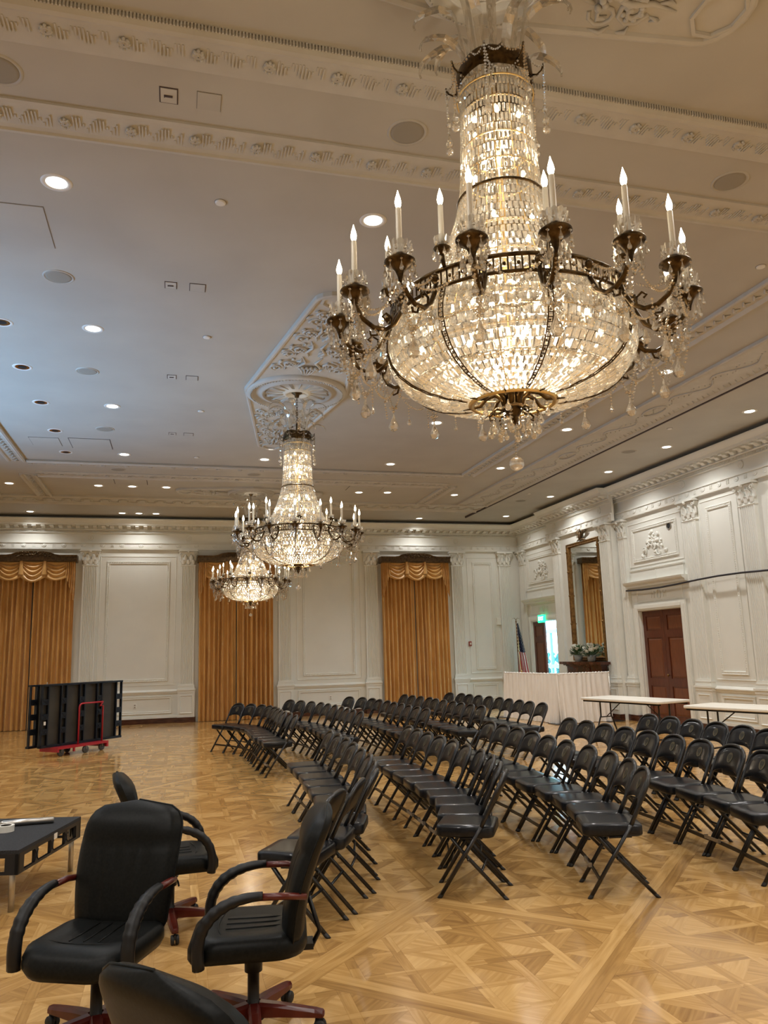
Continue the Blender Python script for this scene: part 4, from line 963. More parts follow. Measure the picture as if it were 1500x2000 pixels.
    am.tube([(.66, 0, 3.115), (.655, 0, 3.16), (.685, 0, 3.18), (.705, 0, 3.16), (.69, 0, 3.15)], .006, 5); am.tube([(.72, 0, 3.10), (.735, 0, 3.065), (.765, 0, 3.06), (.77, 0, 3.08)], .006, 5); am.ball((.60, 0, 3.27), .022, 8)
    am.xf(Z); arm0 = am.build('candle_arm', 'bronze', root)
    cup = MB().lathe([(.008, 3.17), (.012, 3.19), (.022, 3.215), (.036, 3.235), (.062, 3.248), (.068, 3.256), (.066, 3.262), (.05, 3.258), (.018, 3.262), (.016, 3.285), (.020, 3.295), (.001, 3.30)], 22, (.84, 0, 0)).xf(Z).build('drip_cup', 'bronze', arm0)
    cd = MB().lathe([(.0125, 3.29), (.0125, 3.50), (.010, 3.505), (.001, 3.505)], 12, (.84, 0, 0)).xf(Z).build('candle', 'candle', arm0)
    fb = MB().lathe([(.006, 3.503), (.012, 3.515), (.0145, 3.53), (.011, 3.55), (.005, 3.57), (.001, 3.587)], 10, (.84, 0, 0)).xf(Z).build('flame_bulb', 'flame', arm0)
    gm = MB()                                        # glass bobeche with little drops
    rings = []
    for r_, z_ in ((.018, 3.272), (.036, 3.285), (.046, 3.31), (.050, 3.335)): rings.append([(.84+(r_+.006*(k % 2)*(z_ > 3.3))*math.cos(k*PI/12), (r_+.006*(k % 2)*(z_ > 3.3))*math.sin(k*PI/12), z_+.006*(k % 2)*(z_ > 3.3)) for k in range(24)])
    gm.loft(rings, False, True, False)
    for k in range(8):
        a = k*PI/4; p = (.84+.064*math.cos(a), .064*math.sin(a)); octa(gm, (*p, 3.24), .008); gm.drop((*p, 3.232), .045, .010, 6)
        p = (.84+.052*math.cos(a+.4), .052*math.sin(a+.4)); gm.drop((*p, 3.325), .035, .008, 5)
    gl = gm.xf(Z).build('crystal_cup', 'crystal_drop', arm0)
    st = MB(); A16 = PI/8
    pol = lambda r_, a, z_: (r_*math.cos(a), r_*math.sin(a), z_)
    chain(st, (.84, 0, 3.22), pol(.84, A16, 3.22), .13); chain(st, (.84, 0, 3.20), (.60, 0, 3.29), .05); chain(st, (.75, 0, 3.10), pol(.75, A16, 3.10), .10)
    chain(st, (.84, 0, 3.21), (.77, 0, 2.98), .015); chain(st, (.70, 0, 3.09), (.76, 0, 2.98), .01); chain(st, (.60, 0, 3.22), pol(.60, A16, 3.22), .06)
    octa(st, (.77, 0, 2.965), .013); st.drop((.77, 0, 2.955), .105, .029, 8); st.drop((.64, 0, 3.12), .085, .022, 7); st.drop((.82, 0, 3.10), .07, .017, 7)
    for q in range(6): a_ = q*PI/3; octa(st, (.77+.018*math.cos(a_), .018*math.sin(a_), 2.985), .010); st.drop((.84+.045*math.cos(a_), .045*math.sin(a_), 3.20), .075, .011, 6)
    chain(st, (.84, 0, 3.10), (.80, .02, 2.93), .0); chain(st, pol(.80, A16*.5, 3.06), pol(.80, A16*.5, 2.97), 0); st.drop(pol(.80, A16*.5, 2.97), .05, .013, 6); octa(st, (.60, 0, 3.25), .014)
    for q in range(5): octa(st, pol(.84+.02*math.cos(q), .02*math.sin(q), 3.12+.012*q), .010)
    so = st.xf(Z).build('crystal_strands', 'crystal_drop', arm0)
    for k in range(16):
        o = arm0 if k == 0 else copy_tree(arm0, root)
        o.rotation_euler.z = -PI/2+(k+.5)*PI/8
    # upper candles on the ring
    um = MB(); um.tube([(.585, 0, 3.31), (.598, 0, 3.34), (.60, 0, 3.375)], [.008, .011, .008], 6).lathe([(.008, 3.365), (.022, 3.375), (.042, 3.392), (.040, 3.398), (.014, 3.40), (.014, 3.41)], 18, (.60, 0, 0))
    ua = um.xf(Z).build('candle_post', 'bronze', root)
    MB().lathe([(.012, 3.41), (.012, 3.605), (.001, 3.61)], 12, (.60, 0, 0)).xf(Z).build('candle', 'candle', ua)
    MB().lathe([(.006, 3.607), (.012, 3.62), (.0145, 3.635), (.011, 3.655), (.005, 3.675), (.001, 3.69)], 10, (.60, 0, 0)).xf(Z).build('flame_bulb', 'flame', ua)
    ug = MB()
    for k in range(8): a = k*PI/4; ug.drop((.60+.040*math.cos(a), .040*math.sin(a), 3.388), .04, .009, 5)
    rings = [[(.60+r_*math.cos(k*PI/8), r_*math.sin(k*PI/8), z_+.005*(k % 2)) for k in range(16)] for r_, z_ in ((.018, 3.402), (.032, 3.415), (.038, 3.445))]
    ug.loft(rings, False, True, False).xf(Z).build('crystal_cup', 'crystal_drop', ua)
    for k in range(8):
        o = ua if k == 0 else copy_tree(ua, root)
        o.rotation_euler.z = -PI/2+k*PI/4-.12
    return root
ch1 = chandelier(1.58, 3.35, 'largest crystal chandelier hanging closest above the viewer')
ch2 = copy_tree(ch1); ch2.location = (1.59, 10.38, CEIL); ch2['label'] = 'crystal chandelier hanging from the long plaque, between the two others'
ch3 = copy_tree(ch1); ch3.location = (1.60, 17.41, CEIL); ch3['label'] = 'smallest looking crystal chandelier, farthest, in front of the middle curtain'
for c in (ch1, ch2, ch3):
    for z, pw, rr in ((3.08, 1.0, .12), (3.55, .45, .06), (4.2, .3, .05)):
        l = bpy.data.lights.new('chandelier_lamp', 'POINT'); l.energy = CHAND_W*pw; l.color = (1.0, .84, .62); l.shadow_soft_size = rr
        o = bpy.data.objects.new('chandelier_lamp', l); COL.objects.link(o); o.parent = c; o.location = (0, 0, z-CEIL)

# ------------------------------------------------------------------ folding chairs: local frame faces -x
def folding_chair():
    r = empty('folding_chair')
    s = MB(); rings = []
    for ins, z in ((.016, .385), (.004, .391), (0, .402), (0, .448), (.005, .457), (.018, .463)):
        rings.append([(x, y*(1+.06*(x+.2)), z) for x, y in rrect(.40-2*ins, .375-2*ins, .05-ins*.6, 4, -.02, 0)])
    rings.append([(x*.7-.006, y*.7*(1-.1*x), .466) for x, y in rrect(.40, .375, .05, 4, -.02, 0)])
    s.loft(rings).build('seat', 'vinyl', r)
    HW = .189
    def side(z):                                    # x of the long frame at height z
        return -.205+.52*z*.0+ (z*.66 if z < .46 else .3036+(z-.46)*.50) - .0
    def half(z): return HW if z < .675 else HW*(max(0, 1-((z-.675)/.12)**2.3))**(1/2.3)
    zt = .795
    pts = []
    zs = [.46, .52, .58, .63, .66, .70, .73, .755, .775, .788, .7935]
    for z in zs: pts.append((side(z), -half(z), z))
    pts.append((side(zt), 0, zt))
    for z in reversed(zs): pts.append((side(z), half(z), z))
    b = MB().tube(pts, .0145, 8); b.build('back_frame', 'black_metal', r)
    # padded back between the frame sides, concave lower edge
    mb = MB(); F, Bk = [], []
    nu, nv = 14, 9
    def grid(dx, m=0):
        rows = []
        for j in range(nv+1):
            row = []
            for k in range(nu+1):
                u = -1+2*k/nu; zl = .572+.038*(1-u*u)**.8; y = u*HW*.94
                zu = .675+.113*(max(0, 1-abs(u)**2.4))**(1/2.4) if abs(u) < 1 else .675
                z = zl+(zu-zl)*j/nv; e = min(1, (1-abs(u))*6, (j/nv)*5, (1-j/nv)*5)
                row.append((side(z)+dx*(.35+.65*max(0, e)**.5)+.018*(1-u*u)*(1 if m else 1), y, z))
            rows.append(row)
        return rows
    f, g = grid(-.022), grid(.012)
    mb.loft(f, False, False); mb.loft(g, False, False)
    edge = lambda R: R[0]+[q[-1] for q in R[1:]]+R[-1][-2::-1]+[q[0] for q in R[-2:0:-1]]
    mb.loft([edge(f), edge(g)], False, True)
    bk = mb.build('backrest', 'vinyl', r)
    sl = MB()
    c = Vector((side(.70)-.0235+.018, 0, .700)); up = Vector((.50, 0, 1)).normalized(); sd = Vector((0, 1, 0)); nn = up.cross(sd).normalized(); nn = nn if nn.x < 0 else -nn
    P = lambda a, z, d: c+sd*a+up*z+nn*d
    sl.loft([[P(.036*q*math.cos(k*PI/12), .044*q*math.sin(k*PI/12), d) for k in range(24)] for q, d in ((1.0, -.002), (1.0, .002), (.86, .002), (.84, .0012), (.05, .0012))], False, True, False)
    seal = sl.build('printed_seal', 'seal', bk)
    sd_ = MB()
    for sg in (-1, 1):
        for poly in ([(0, -.004), (.009, .022), (.022, .028), (.024, .010), (.018, -.012), (.006, -.014)], [(0, -.012), (.007, -.016), (.005, -.034), (0, -.038)]):
            pp = [P(sg*a, z, .0028) for a, z in poly]; sd_.add(pp, [tuple(range(len(pp)))])
    sd_.add([P(a, z, .0028) for a, z in ((-.005, .010), (.005, .010), (.006, .024), (0, .030), (-.004, .024))], [(0, 1, 2, 3, 4)])
    sd_.build('eagle_print', 'seal_dark', bk)
    foot = lambda x, y, dx: MB().lathe([(.0, 0), (.017, 0), (.018, .012), (.0145, .03), (.0145, .045)], 8, (0, 0, 0)).xf(Matrix.Translation((x, y, 0)) @ Matrix.Shear('XY', 4, (dx, 0)))
    for sg in (-1, 1):
        l = MB().tube([(side(.02), sg*HW, .02), (side(.46), sg*HW, .46)], .0158, 8, flat=.85).build('leg', 'black_metal', r)
        foot(side(0), sg*HW, .66).build('rubber_foot', 'rubber', l)
        l = MB().tube([(.225, sg*.160, .02), (-.05, sg*.160, .30), (-.13, sg*.160, .40)], .0155, 8, flat=.85).build('leg', 'black_metal', r)
        foot(.245, sg*.160, -.98).build('rubber_foot', 'rubber', l)
    z = .115; MB().box(side(z)-.004, side(z)+.004, -HW, HW, z-.014, z+.014).build('stretcher', 'black_metal', r)
    z = .17; MB().tube([(.25-.98*z, -.160, z), (.25-.98*z, .160, z)], .009, 8).build('stretcher', 'black_metal', r)
    m = MB()
    for sg in (-1, 1): m.tube([(-.05, sg*.172, .380), (.10, sg*.172, .385)], .008, 6); m.ball((0.0, sg*.175, .245), .012, 6)
    m.build('pivot_hardware', 'black_metal', r)
    return r
ROWSX = {
 'N1': [(1.71,8.78),(1.71,8.36),(1.71,7.94),(1.68,7.50),(1.66,7.10),(1.63,6.68),(1.57,6.24),(1.46,5.76),(1.25,5.36),(1.01,4.98)],
 'N2': [(2.64,8.83),(2.62,8.40),(2.61,7.98),(2.61,7.56),(2.60,7.14),(2.58,6.74),(2.56,6.38),(2.50,6.05),(2.41,5.70),(2.27,5.28)],
 'N3': [(3.65,8.83),(3.63,8.42),(3.61,8.01),(3.58,7.57),(3.54,7.13),(3.51,6.72),(3.50,6.32),(3.45,5.86),(3.35,5.41),(3.20,4.99)],
 'N4': [(4.62,8.70),(4.61,8.30),(4.60,7.90),(4.59,7.49),(4.58,7.07),(4.58,6.64),(4.56,6.19),(4.54,5.74),(4.50,5.32),(4.42,4.91)],
 'N5': [(5.66,8.62),(5.67,8.23),(5.67,7.83),(5.67,7.42),(5.67,7.01),(5.63,6.58),(5.60,6.16)],
 'F1': [(1.69,11.25),(1.67,11.60),(1.64,11.93),(1.63,12.30),(1.63,12.68),(1.63,13.05),(1.60,13.45),(1.52,13.83),(1.36,14.21),(1.15,14.56)],
 'F2': [(2.65,11.30),(2.63,11.68),(2.63,12.08),(2.63,12.50),(2.60,12.92),(2.56,13.34),(2.51,13.78),(2.41,14.18),(2.28,14.57),(2.14,14.95)],
 'F3': [(3.65,11.28),(3.64,11.68),(3.63,12.08),(3.64,12.48),(3.63,12.92),(3.64,13.36),(3.60,13.82),(3.57,14.32),(3.48,14.74),(3.32,15.12)],
 'F4': [(4.52,11.27),(4.51,11.68),(4.51,12.10),(4.53,12.52),(4.51,12.90),(4.50,13.33),(4.54,13.77),(4.50,14.16),(4.47,14.60),(4.43,15.10)],
 'F5': [(5.53,11.27),(5.51,11.64),(5.53,12.02),(5.52,12.42),(5.54,12.83),(5.52,13.24),(5.48,13.66),(5.45,14.10),(5.45,14.60),(5.35,15.02)]}
OR = ['first', 'second', 'third', 'fourth', 'fifth']
proto = folding_chair(); used = False
EMB = {'N3', 'N4', 'N5'}
ENDA = {'N1': 32, 'N2': 28.8, 'N3': 20.4, 'N4': 11, 'N5': 4, 'F1': 31, 'F2': 22, 'F3': 20, 'F4': 7, 'F5': 9}
def resample(P):
    L = [0]
    for a, b in zip(P, P[1:]): L.append(L[-1]+math.hypot(b[0]-a[0], b[1]-a[1]))
    out = []
    for k in range(len(P)):
        d = L[-1]*k/(len(P)-1); j = min(max(q for q in range(len(L)) if L[q] <= d+1e-9), len(P)-2); f = (d-L[j])/(L[j+1]-L[j])
        out.append((P[j][0]+(P[j+1][0]-P[j][0])*f, P[j][1]+(P[j+1][1]-P[j][1])*f))
    return out
for key in ROWSX: ROWSX[key] = resample(ROWSX[key])
for key, pts in ROWSX.items():
    near = key[0] == 'N'; row = int(key[1]); n = len(pts); full = pts
    for k, (bx, by) in enumerate(full):
        a, c = full[max(k-1, 0)], full[min(k+1, n-1)]
        t = Vector((c[0]-a[0], c[1]-a[1])); t = t if t.y > 0 else -t; t.normalize()
        fwd = Vector((-t.y, t.x))                    # towards -x
        an = math.radians(ENDA[key])*(max(0, k-3)/6)**1.2; fwd = Vector((-math.cos(an), math.sin(an)*(1 if near else -1)))
        cx, cy = bx+fwd.x*.27, by+fwd.y*.27
        o = copy_tree(proto) if used else proto; used = True
        o.location = (cx, cy, 0); o.rotation_euler.z = math.atan2(-fwd.y, -fwd.x)
        blk = 'near' if near else 'far'
        pos = 'at the aisle end' if k == 0 else ('at the outer end' if k == n-1 and key != 'N5' else '%s from the centre aisle' % ORD[k])
        tag(o, 'black padded folding chair %s, %s row of the %s block' % (pos, OR[row-1], blk), 'chair', 'black folding chairs in curved rows')

# grey metal clips joining neighbouring chairs
def clip(key, k, label):
    P = ROWSX[key]; a, b_ = Vector(P[k]), Vector(P[k+1]); t = (a-b_).normalized(); t = t if t.y > 0 else -t; fwd = Vector((-t.y, t.x))
    m = (a+b_)/2+fwd*(.27+.135); r = tag(empty('joining_bracket', (m.x, m.y, .13), math.atan2(t.y, t.x)-PI/2), label, 'bracket', 'metal brackets joining chair legs')
    MB().box(-.018, -.012, -.09, .09, -.012, .014).box(-.02, .004, -.095, -.08, -.014, .016).box(-.02, .004, .08, .095, -.014, .016).build('bar', 'zinc', r)
for key, k, lb in (('N3', 8, 'pale metal bracket joining the last two chairs of the third near row'), ('N4', 7, 'bright metal bracket low between chair legs in the fourth near row'), ('N2', 3, 'grey metal bracket low in the middle of the second near row'), ('N2', 4, 'grey metal bracket of the second near row, beside the middle one'),
                   ('N2', 5, 'grey metal bracket nearest the viewer in the second near row'), ('N1', 0, 'grey metal bracket at the aisle end of the first near row'), ('F1', 0, 'grey metal bracket at the aisle end of the first far row')): clip(key, k, lb)

# ------------------------------------------------------------------ folding tables
def table(cx, cy, d, label, L=1.83, Wd=.74):
    r = tag(empty('folding_table', (cx, cy, 0), math.atan2(d[1], d[0])), label, 'table', 'white folding tables'); mb = MB()
    pad(mb, L, Wd, .700, .742, .05, .008); mb.build('tabletop', 'white_plastic', r)
    MB().box(-L/2+.03, L/2-.03, -Wd/2+.05, -Wd/2+.08, .672, .70).box(-L/2+.03, L/2-.03, Wd/2-.08, Wd/2-.05, .672, .70).build('side_rail', 'black_metal', r)
    for sg in (-1, 1):
        x = sg*(L/2-.24); l = empty('leg', (x, 0, 0), 0, r)
        for q in (-1, 1):
            MB().tube([(0, q*.12, .68), (0, q*.12, .42), (0, q*.15, .36), (0, q*.255, .10), (0, q*.275, .0)], .0135, 8).build('leg_tube', 'black_metal', l)
        MB().tube([(0, -.125, .40), (0, .125, .40)], .010, 8).tube([(0, -.245, .12), (0, .245, .12)], .012, 8).build('crossbar', 'black_metal', l)
        MB().tube([(-sg*.01, 0, .40), (-sg*.40, 0, .675)], .009, 8).build('brace', 'black_metal', l)
    return r
def tdir(a, b_): v = Vector((b_[0]-a[0], b_[1]-a[1])); return v.normalized()
d = tdir((7.045, 12.82), (7.436, 11.087)); table(7.59, 12.07, d, 'white folding table with its end toward the draped screen')
d = tdir((7.28, 10.245), (7.75, 8.80)); c = Vector((7.62, 10.38))+d*.915; table(c.x, c.y, d, 'white folding table cut by the right edge of the photo')

# ------------------------------------------------------------------ draped screen
def drape():
    L, C, R = Vector((7.80, 17.95)), Vector((8.10, 15.76)), Vector((9.36, 15.76))
    r = tag(empty('draped_screen', (8.1, 15.8, 0)), 'waist-high screen draped in sheer white cloth by the mantel', 'screen'); inv = Matrix.Translation((-8.1, -15.8, 0))
    for (A, B, n, sd) in ((L, C, 17, 1), (C, R, 10, 2)):
        rnd = random.Random(sd); t = (B-A).normalized(); nn = Vector((t.y, -t.x)); nn = nn if nn.dot(-A) > 0 else -nn; A = A-t*(.05 if sd == 2 else 0); B = B+t*(.05 if sd == 1 else 0); LL = (B-A).length; K = n*8; rows = []
        amp = [rnd.uniform(.5, 1.2) for _ in range(n+2)]
        for j in range(9):
            z = 1.045-1.035*j/8; row = []
            for k in range(K+1):
                u = k/K; q = u*n; a = amp[int(q)]*(1-q % 1)+amp[int(q)+1]*(q % 1)
                w = a*(.012+.042*j/8)*(math.sin(2*PI*q+1.4*math.sin(q*1.1+j*.12))*.8+.3*math.sin(4.3*q+j*.2)); p = A+t*(LL*u)+nn*(w+.02+.035*j/8); row.append((p.x, p.y, z))
            rows.append(row)
        MB().loft(rows, False, False).xf(inv).build('drape_panel', 'cloth', r)
        mb = MB(); pts = [A+t*(LL*k/60) for k in range(61)]; mb.tube([(p.x, p.y, 1.055+.006*math.sin(k*2.1)) for k, p in enumerate(pts)], [.020+.006*math.sin(k*1.7) for k in range(61)], 8); mb.xf(inv).build('gathered_heading', 'cloth', r)
    for P in (L, C, R): MB().tube([(P.x, P.y, .02), (P.x, P.y, 1.04)], .018, 8).xf(inv).build('upright', 'steel', r)
    for P in (L, C, R): pad(MB(), .42, .42, 0, .012, .03, .003, P.x, P.y).xf(inv).build('base_plate', 'black_metal', r)
drape()

# ------------------------------------------------------------------ flag
r = tag(empty('flag_on_pole', (9.33, 20.45, 0)), 'furled American flag on a gold-topped pole in the far corner', 'flag')
MB().lathe([(.001, 0), (.13, 0), (.14, .02), (.10, .05), (.03, .07), (.025, .12), (.001, .12)], 24).build('stand', 'gold', r)
MB().tube([(0, 0, .1), (0, 0, 2.36)], .013, 8).build('pole', 'gold', r)
mb = MB().lathe([(.001, 2.34), (.02, 2.35), (.012, 2.37), (.022, 2.385), (.008, 2.41), (.012, 2.43), (.001, 2.45)], 12)
for sg in (-1, 1): mb.tube([(sg*.005, 0, 2.43), (sg*.045, 0, 2.475), (sg*.085, 0, 2.47), (sg*.11, 0, 2.44)], [.010, .012, .008, .002], 6, flat=.5)
mb.build('eagle_finial', 'gold', r)
mb = MB(); rows = []; uvs = []
for j in range(25):
    v = j/24; z = 2.33-1.62*v; w = .06+.50*v**.8; row = []
    for k in range(65):
        u = k/64; a = u*2*PI; fold = .5+.5*math.sin(u*9*2*PI+v*2)
        row.append((.02+w*.55*(u-.08)*1.2-.02+.012*math.sin(9*u), -.03-(.02+.10*v)*fold*(.6+.4*math.sin(u*5)), z+.02*math.sin(u*6)*v))
    rows.append(row)
mb.loft(rows, False, False)
fo = mb.build('flag_cloth', 'flag', r); me = fo.data; uvl = me.uv_layers.new(name='UVMap')
for lp in me.loops: q = lp.vertex_index; uvl.data[lp.index].uv = ((q % 65)/64, 1-(q//65)/24)
mb = MB().tube([(-.02, -.12, 1.95), (-.03, -.15, 1.4), (.0, -.17, 1.05)], .010, 6); mb.lathe([(.022, .1), (.03, 0), (.004, .12)], 8, (0, -.17, .93)); mb.build('gold_cord', 'brass', fo)

# ------------------------------------------------------------------ stage platform, tape and pole
Pc, Qc = Vector((-.71, 7.03)), Vector((-.99, 5.985)); e1 = (Qc-Pc).normalized(); e2 = Vector((e1.y, -e1.x)); e2 = e2 if e2.x < 0 else -e2; Ls = (Qc-Pc).length; Ws = 1.9
r = tag(empty('stage_platform', (Pc.x, Pc.y, 0), math.atan2(e1.y, e1.x)), 'low black carpeted stage platform on steel legs at the left edge', 'stage platform')
side_sg = 1 if Vector((-e1.y, e1.x)).dot(e2) > 0 else -1
Y = lambda b_: side_sg*b_
def rb(mb, x0, x1, y0, y1, z0, z1): a, b_ = sorted((Y(y0), Y(y1))); return mb.box(x0, x1, a, b_, z0, z1)
mb = MB(); rb(mb, 0, Ls, 0, Ws, .378, .402); mb.build('deck', 'carpet', r)
def deck_side(L, xf_, name):
    mb = MB(); mb.box(0, L, 0, .022, .352, .378); mb.box(0, L, 0, .022, .245, .262)
    n = 4
    for k in range(n+1):
        w = .05 if 0 < k < n else .09; x = (L-w)*k/n; mb.box(x, x+w, 0, .022, .262, .352)
    for k in range(1, n):
        x = (L-.05)*k/n+.025
        for sg in (-1, 1): mb.tube([(x-.024, -.002, .307+sg*.035), (x+.024, -.002, .307-sg*.035)], .003, 4)
    mb.xf(xf_).build(name, 'stage_metal', r)
mir = Matrix.Scale(side_sg, 4, (0, 1, 0))
deck_side(Ls, mir, 'side_frame'); deck_side(Ws, mir @ Matrix.Translation((Ls, 0, 0)) @ Matrix.Rotation(PI/2, 4, 'Z'), 'end_frame'); deck_side(Ws, mir @ Matrix.Translation((.022, 0, 0)) @ Matrix.Rotation(PI/2, 4, 'Z'), 'end_frame')
for x, y in ((.05, .05), (Ls-.06, .06), (.05, Ws-.1), (Ls-.06, Ws-.1)):
    MB().tube([(x, Y(y), 0), (x, Y(y), .36)], .020, 10).build('leg', 'steel', r)
    l = r.children[-1]; MB().lathe([(.028, .235), (.03, .24), (.03, .265), (.028, .27)], 12, (x, Y(y), 0)).build('collar', 'zinc', l)
o = MB().box(-.028, .028, -.002, .0, -.02, .02).build('paper_tag', 'white', r, (Ls*.45, Y(-.002), .362)); o['label'] = 'white paper tag'
r = tag(empty('tape_roll', (-1.20, 6.66, .402)), 'white roll of tape lying on the stage platform', 'tape')
MB().lathe([(.040, 0), (.060, 0), (.060, .045), (.040, .045), (.040, 0)], 32, smooth=False).build('tape', 'tape', r); MB().lathe([(.0385, 0.001), (.040, .001), (.040, .044), (.0385, .044), (.0385, .001)], 32, smooth=False).build('core', 'stage_brown', r)
r = tag(empty('metal_pole', (-1.25, 6.84, .402), .03), 'short silver metal pole lying on the stage platform', 'pole')
MB().tube([(-.40, 0, .018), (-.06, 0, .018), (-.03, 0, .018)], [.015, .015, .010], 12).build('thin_tube', 'steel', r); MB().tube([(-.03, 0, .024), (.0, 0, .024), (.36, 0, .024)], [.014, .024, .024], 12).build('thick_tube', 'steel', r)
MB().tube([(-.02, -.03, .006), (.0, .0, .03), (.02, .03, .01)], .004, 6).build('locking_pin', 'zinc', r)

# ------------------------------------------------------------------ platform cart with folded stage panels
ev = Vector((.69, .73)).normalized(); base = Vector((-2.25, 14.93)); ang = math.atan2(ev.y, ev.x)      # local +x along the panels, local -y towards the camera
def stage_panel(loc, label, flip=False, gap_left=False):
    r = tag(empty('folded_stage_panel', (loc[0], loc[1], 0), ang), label, 'stage panel', 'folded stage panels on the cart'); z0, z1, L = .165, 1.24, 1.82
    lo, hi = (.13, L) if gap_left else (0, L-.13)
    MB().box(lo, hi, .0, .02, z0+.02, z1-.02).build('board', 'stage_brown', r)
    mb = MB().box(0, L, -.05, .03, z1-.03, z1).box(0, L, -.05, .03, z0, z0+.04); mb.build('edge_rail', 'stage_metal', r)
    for k, s in enumerate((.0, .40, .80, 1.20, 1.66) if not gap_left else (.0, .5, .9, 1.3, 1.66)):
        mb = MB(); w = .13 if k not in (0, 4) else .15; s = min(s, L-w)
        mb.box(s, s+.022, -.05, 0, z0, z1).box(s+w-.022, s+w, -.05, 0, z0, z1)
        for q in range(4):
            zc = z0+.04+(z1-z0-.07)*(q+.92)/4
            if q < 3:
                mb.box(s, s+w, -.047, -.002, zc-.05, zc+.05)
                for sg in (-1, 1): mb.tube([(s+.025, -.05, zc-sg*.04), (s+w-.025, -.05, zc+sg*.04)], .004, 4)
        mb.build('truss_rail', 'stage_metal', r)
    return r
pr_ = Vector((ev.y, -ev.x))
p0 = stage_panel(base, 'dark brown folded stage panel facing the camera on the red cart')
stk = MB().box(-.02, .02, -.056, -.051, -.03, .03).build('white_sticker', 'white', p0, (.07, 0, .58)); stk['label'] = 'small white sticker'
q = base-pr_*.17-ev*.10; stage_panel(q, 'dark stage panel behind, its open end frame sticking out left', gap_left=True)
r = tag(empty('platform_cart', (base.x+ev.x*.85+pr_.x*-.05, base.y+ev.y*.85-pr_.y*.05, 0), ang), 'red platform cart on grey wheels carrying the stage panels', 'cart')
MB().box(-.62, .50, -.26, .24, .13, .162).box(-.62, .50, -.27, -.25, .125, .165).box(.46, .50, -.27, .2, .06, .13).box(-.62, -.59, -.27, .2, .08, .13).box(-.28, -.25, -.27, -.24, .06, .13).build('cart_deck', 'red_metal', r)
hp = [(-.11, -.17, .12), (-.11, -.17, .80)]+[(-.11+.07*(1-math.cos(k*PI/8)), -.17, .80+.07*math.sin(k*PI/8)) for k in range(1, 5)]+[(.43-.07*(1-math.sin(PI/2-k*PI/8)), -.17, .87-.07*(1-math.cos(k*PI/8))) for k in range(5)]+[(.43, -.17, .80), (.43, -.17, .10)]
MB().tube(hp, .0155, 8).build('handle', 'red_metal', r)
for x, y in ((-.50, -.20), (.0, -.24), (.40, -.20), (-.05, .18)):
    w = MB().lathe([(.012, -.022), (.055, -.022), (.064, -.014), (.064, .014), (.055, .022), (.012, .022)], 20).xf(Matrix.Rotation(PI/2, 4, 'X')).build('wheel', 'wheel', r, (x, y, .064))
    MB().tube([(0, -.028, 0), (0, -.028, .07), (0, .028, .07), (0, .028, 0)], .006, 4).build('caster_fork', 'zinc', w)
# small dark block on the floor behind the cart, with a thin silver stand
r = tag(empty('speaker_stand', (-2.95, 20.2, 0)), 'thin silver stand with a black foot behind the platform cart', 'stand')
MB().lathe([(.001, 0), (.16, 0), (.15, .02), (.05, .17), (.001, .17)], 4, smooth=False).build('foot', 'black', r); MB().tube([(.04, 0, .15), (.04, 0, 1.15)], .012, 8).build('pole', 'steel', r)

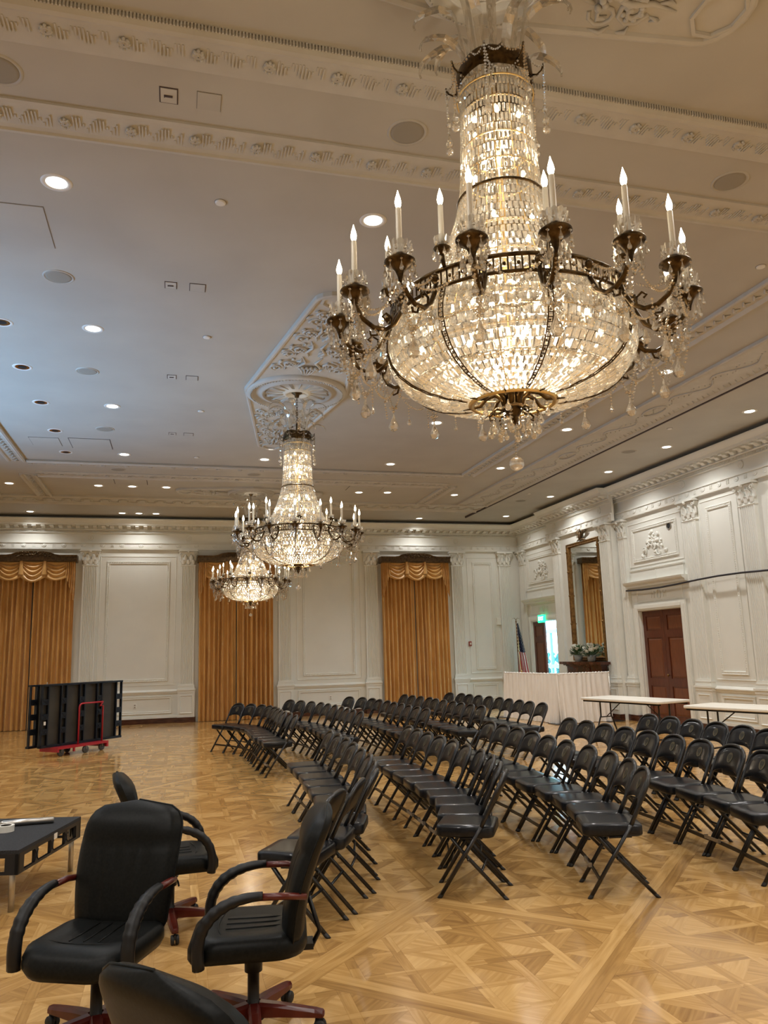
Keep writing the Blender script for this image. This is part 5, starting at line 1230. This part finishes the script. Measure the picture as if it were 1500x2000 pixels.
# ------------------------------------------------------------------ leather swivel chairs, local frame faces +x
def office_chair():
    r = empty('swivel_chair'); mb = MB(); rings = []
    for ins, z in ((.05, .355), (.012, .365), (0, .39), (0, .422), (.012, .448), (.035, .458)):
        rings.append([(x, y, z-.02*max(0, (x-.12)/.14)**2) for x, y in rrect(.52-2*ins, .50-2*ins, .14-ins*.5, 6, .02, 0)])
    for q, z in ((.72, .460), (.45, .450)): rings.append([(x*q+.01, y*q, z) for x, y in rrect(.52, .50, .14, 6, .02, 0)])
    seat = mb.loft(rings).build('seat', 'leather', r)
    mb = MB()
    for y in (-.06, 0, .06): mb.tube([(-.15, y, .4515), (.0, y*1.05, .4505), (.12, y*1.15, .451)], [.003, .0045, .003], 5)
    mb.tube([(.13, -.17, .455), (.15, -.08, .4535), (.155, 0, .453), (.15, .08, .4535), (.13, .17, .455)], .0035, 5); mb.build('seams', 'leather', seat)
    # backrest
    nu, nv = 24, 22; Zb0, Zb1 = .40, .955
    def surf(sgn_):
        rows = []
        for j in range(nv+1):
            v = j/nv; row = []
            hwid = .228+.030*math.sin(v*PI*.75)
            if v > .74: hwid *= max(0, 1-((v-.74)/.26)**2.6)**(1/2.6)*.72+.28*(1-((v-.74)/.26)**8)
            if v < .08: hwid *= .90+.10*v/.08
            for k in range(nu+1):
                u = -1+2*k/nu; e = max(0, (1-abs(u)**4))**.5*min(1, (v/.06)**.5 if v < .06 else 1)*(max(0, 1-((v-.85)/.15)**2)**.5 if v > .85 else 1)
                th = (.052 if sgn_ > 0 else .050)*e; lum = .030*math.sin(v*PI*1.1)
                pl = 0
                if sgn_ > 0:
                    if v < .66: pl = -.007*sum(math.exp(-((u-c_)/.045)**2) for c_ in (-.42, -.14, .14, .42))*min(1, v*4)
                    pl -= .010*math.exp(-((v-.67)/.018)**2)
                    pl += .014*math.exp(-((v-.82)/.10)**2)
                else: pl = .0
                row.append((-.175-.155*v+lum+sgn_*th+(pl if abs(u) < .97 else 0), u*hwid, Zb0+(Zb1-Zb0)*v))
            rows.append(row)
        return rows
    f, g = surf(1), surf(-1); mb = MB().loft(f, False, False).loft(g, False, False)
    edge = lambda R: R[0]+[q_[-1] for q_ in R[1:]]+R[-1][-2::-1]+[q_[0] for q_ in R[-2:0:-1]]
    mb.loft([edge(f), edge(g)], False, True); bk = mb.build('backrest', 'leather', r)
    eb = [(x-.0, y*1.004, z) for x, y, z in edge(g)]
    MB().tube(eb, .005, 5, closed=True).build('piping', 'leather', bk)
    for sg in (-1, 1):
        y = sg*.262
        a = MB().tube([(-.235, y*.93, .615), (-.15, y, .628), (-.03, y, .630)], [.017, .019, .019], 8, flat=.8).build('armrest', 'redwood', r); a['label'] = 'cherry wood armrest end'
        K_ = 30; pts = [(-.05+.27*math.sin(t/K_*PI*.56)**.92, y, .372+.262*math.cos(t/K_*PI*.5)**.85 if t < K_ else .362) for t in range(K_+1)]
        MB().tube(pts, [(.021+.010*math.sin(min(1, t/K_*1.6)*PI*.5)+.0022*math.sin(t*1.9)*(5 < t < 24)) for t in range(K_+1)], 10, flat=.85).build('padded_arm', 'plastic', r)
    MB().lathe([(.10, .348), (.11, .355), (.06, .32), (.04, .29), (.04, .25), (.026, .25), (.026, .12), (.045, .11), (.05, .055), (.001, .05)], 20).build('gas_column', 'plastic', r)
    MB().box(-.27, .08, -.05, .05, .335, .36).tube([(-.26, 0, .33), (-.30, 0, .40), (-.25, 0, .55)], .022, 6, flat=.5).build('tilt_bracket', 'plastic', r)
    MB().tube([(.02, -.10, .315), (.03, -.16, .31), (.03, -.22, .30)], .006, 6).build('lever', 'plastic', r)
    for k in range(5):
        a = k*2*PI/5; leg = MB(); rings = []
        for x, w, z0, z1 in ((.03, .028, .065, .125), (.12, .026, .068, .118), (.28, .022, .066, .098), (.315, .018, .064, .092), (.322, .010, .070, .085)):
            rings.append([(x, w, z0), (x, w, z1-.012), (x, w*.6, z1), (x, -w*.6, z1), (x, -w, z1-.012), (x, -w, z0)])
        lg = leg.loft(rings, True, True, False).build('leg', 'redwood', r); lg.rotation_euler.z = a
        c = MB(); 
        for sg in (-1, 1): c.lathe([(.001, -.009), (.024, -.009), (.028, -.004), (.028, .004), (.024, .009), (.001, .009)], 14).v
        c = MB()
        for sg in (-1, 1):
            st_ = len(c.v); c.lathe([(.001, -.009), (.024, -.009), (.0275, -.004), (.0275, .004), (.024, .009), (.001, .009)], 14); c.xf(Matrix.Translation((.30, sg*.014, .0275)) @ Matrix.Rotation(PI/2, 4, 'X'), st_)
        c.tube([(.30, 0, .03), (.30, 0, .07)], .008, 6); c.box(.280, .318, -.006, .006, .03, .056)
        c.build('caster', 'rubber', lg)
    return r
oc = office_chair(); GRP = 'black leather swivel chairs'
def place(o, x, y, az, label, base_rot=None):
    o.location = (x, y, 0); o.rotation_euler.z = az; tag(o, label, 'office chair', GRP)
    if base_rot is not None:
        k = 0
        for c in o.children:
            if c.name.startswith('leg'): c.rotation_euler.z = base_rot-az+k*2*PI/5; k += 1
    return o
oc2, oc3, oc4 = copy_tree(oc), copy_tree(oc), copy_tree(oc)
place(oc, -.305, 3.95, math.radians(-116), 'black leather swivel chair at left, its front turned to the camera', math.radians(205))
place(oc2, .37, 3.84, math.radians(172), 'black leather swivel chair in profile beside the nearest folding chairs', math.radians(-20))
place(oc3, .0, 5.35, math.radians(5), 'black leather swivel chair half hidden behind the left one', math.radians(-12))
place(oc4, .235, 2.19, math.radians(38), 'black leather swivel chair with only its top at the bottom edge', 0)
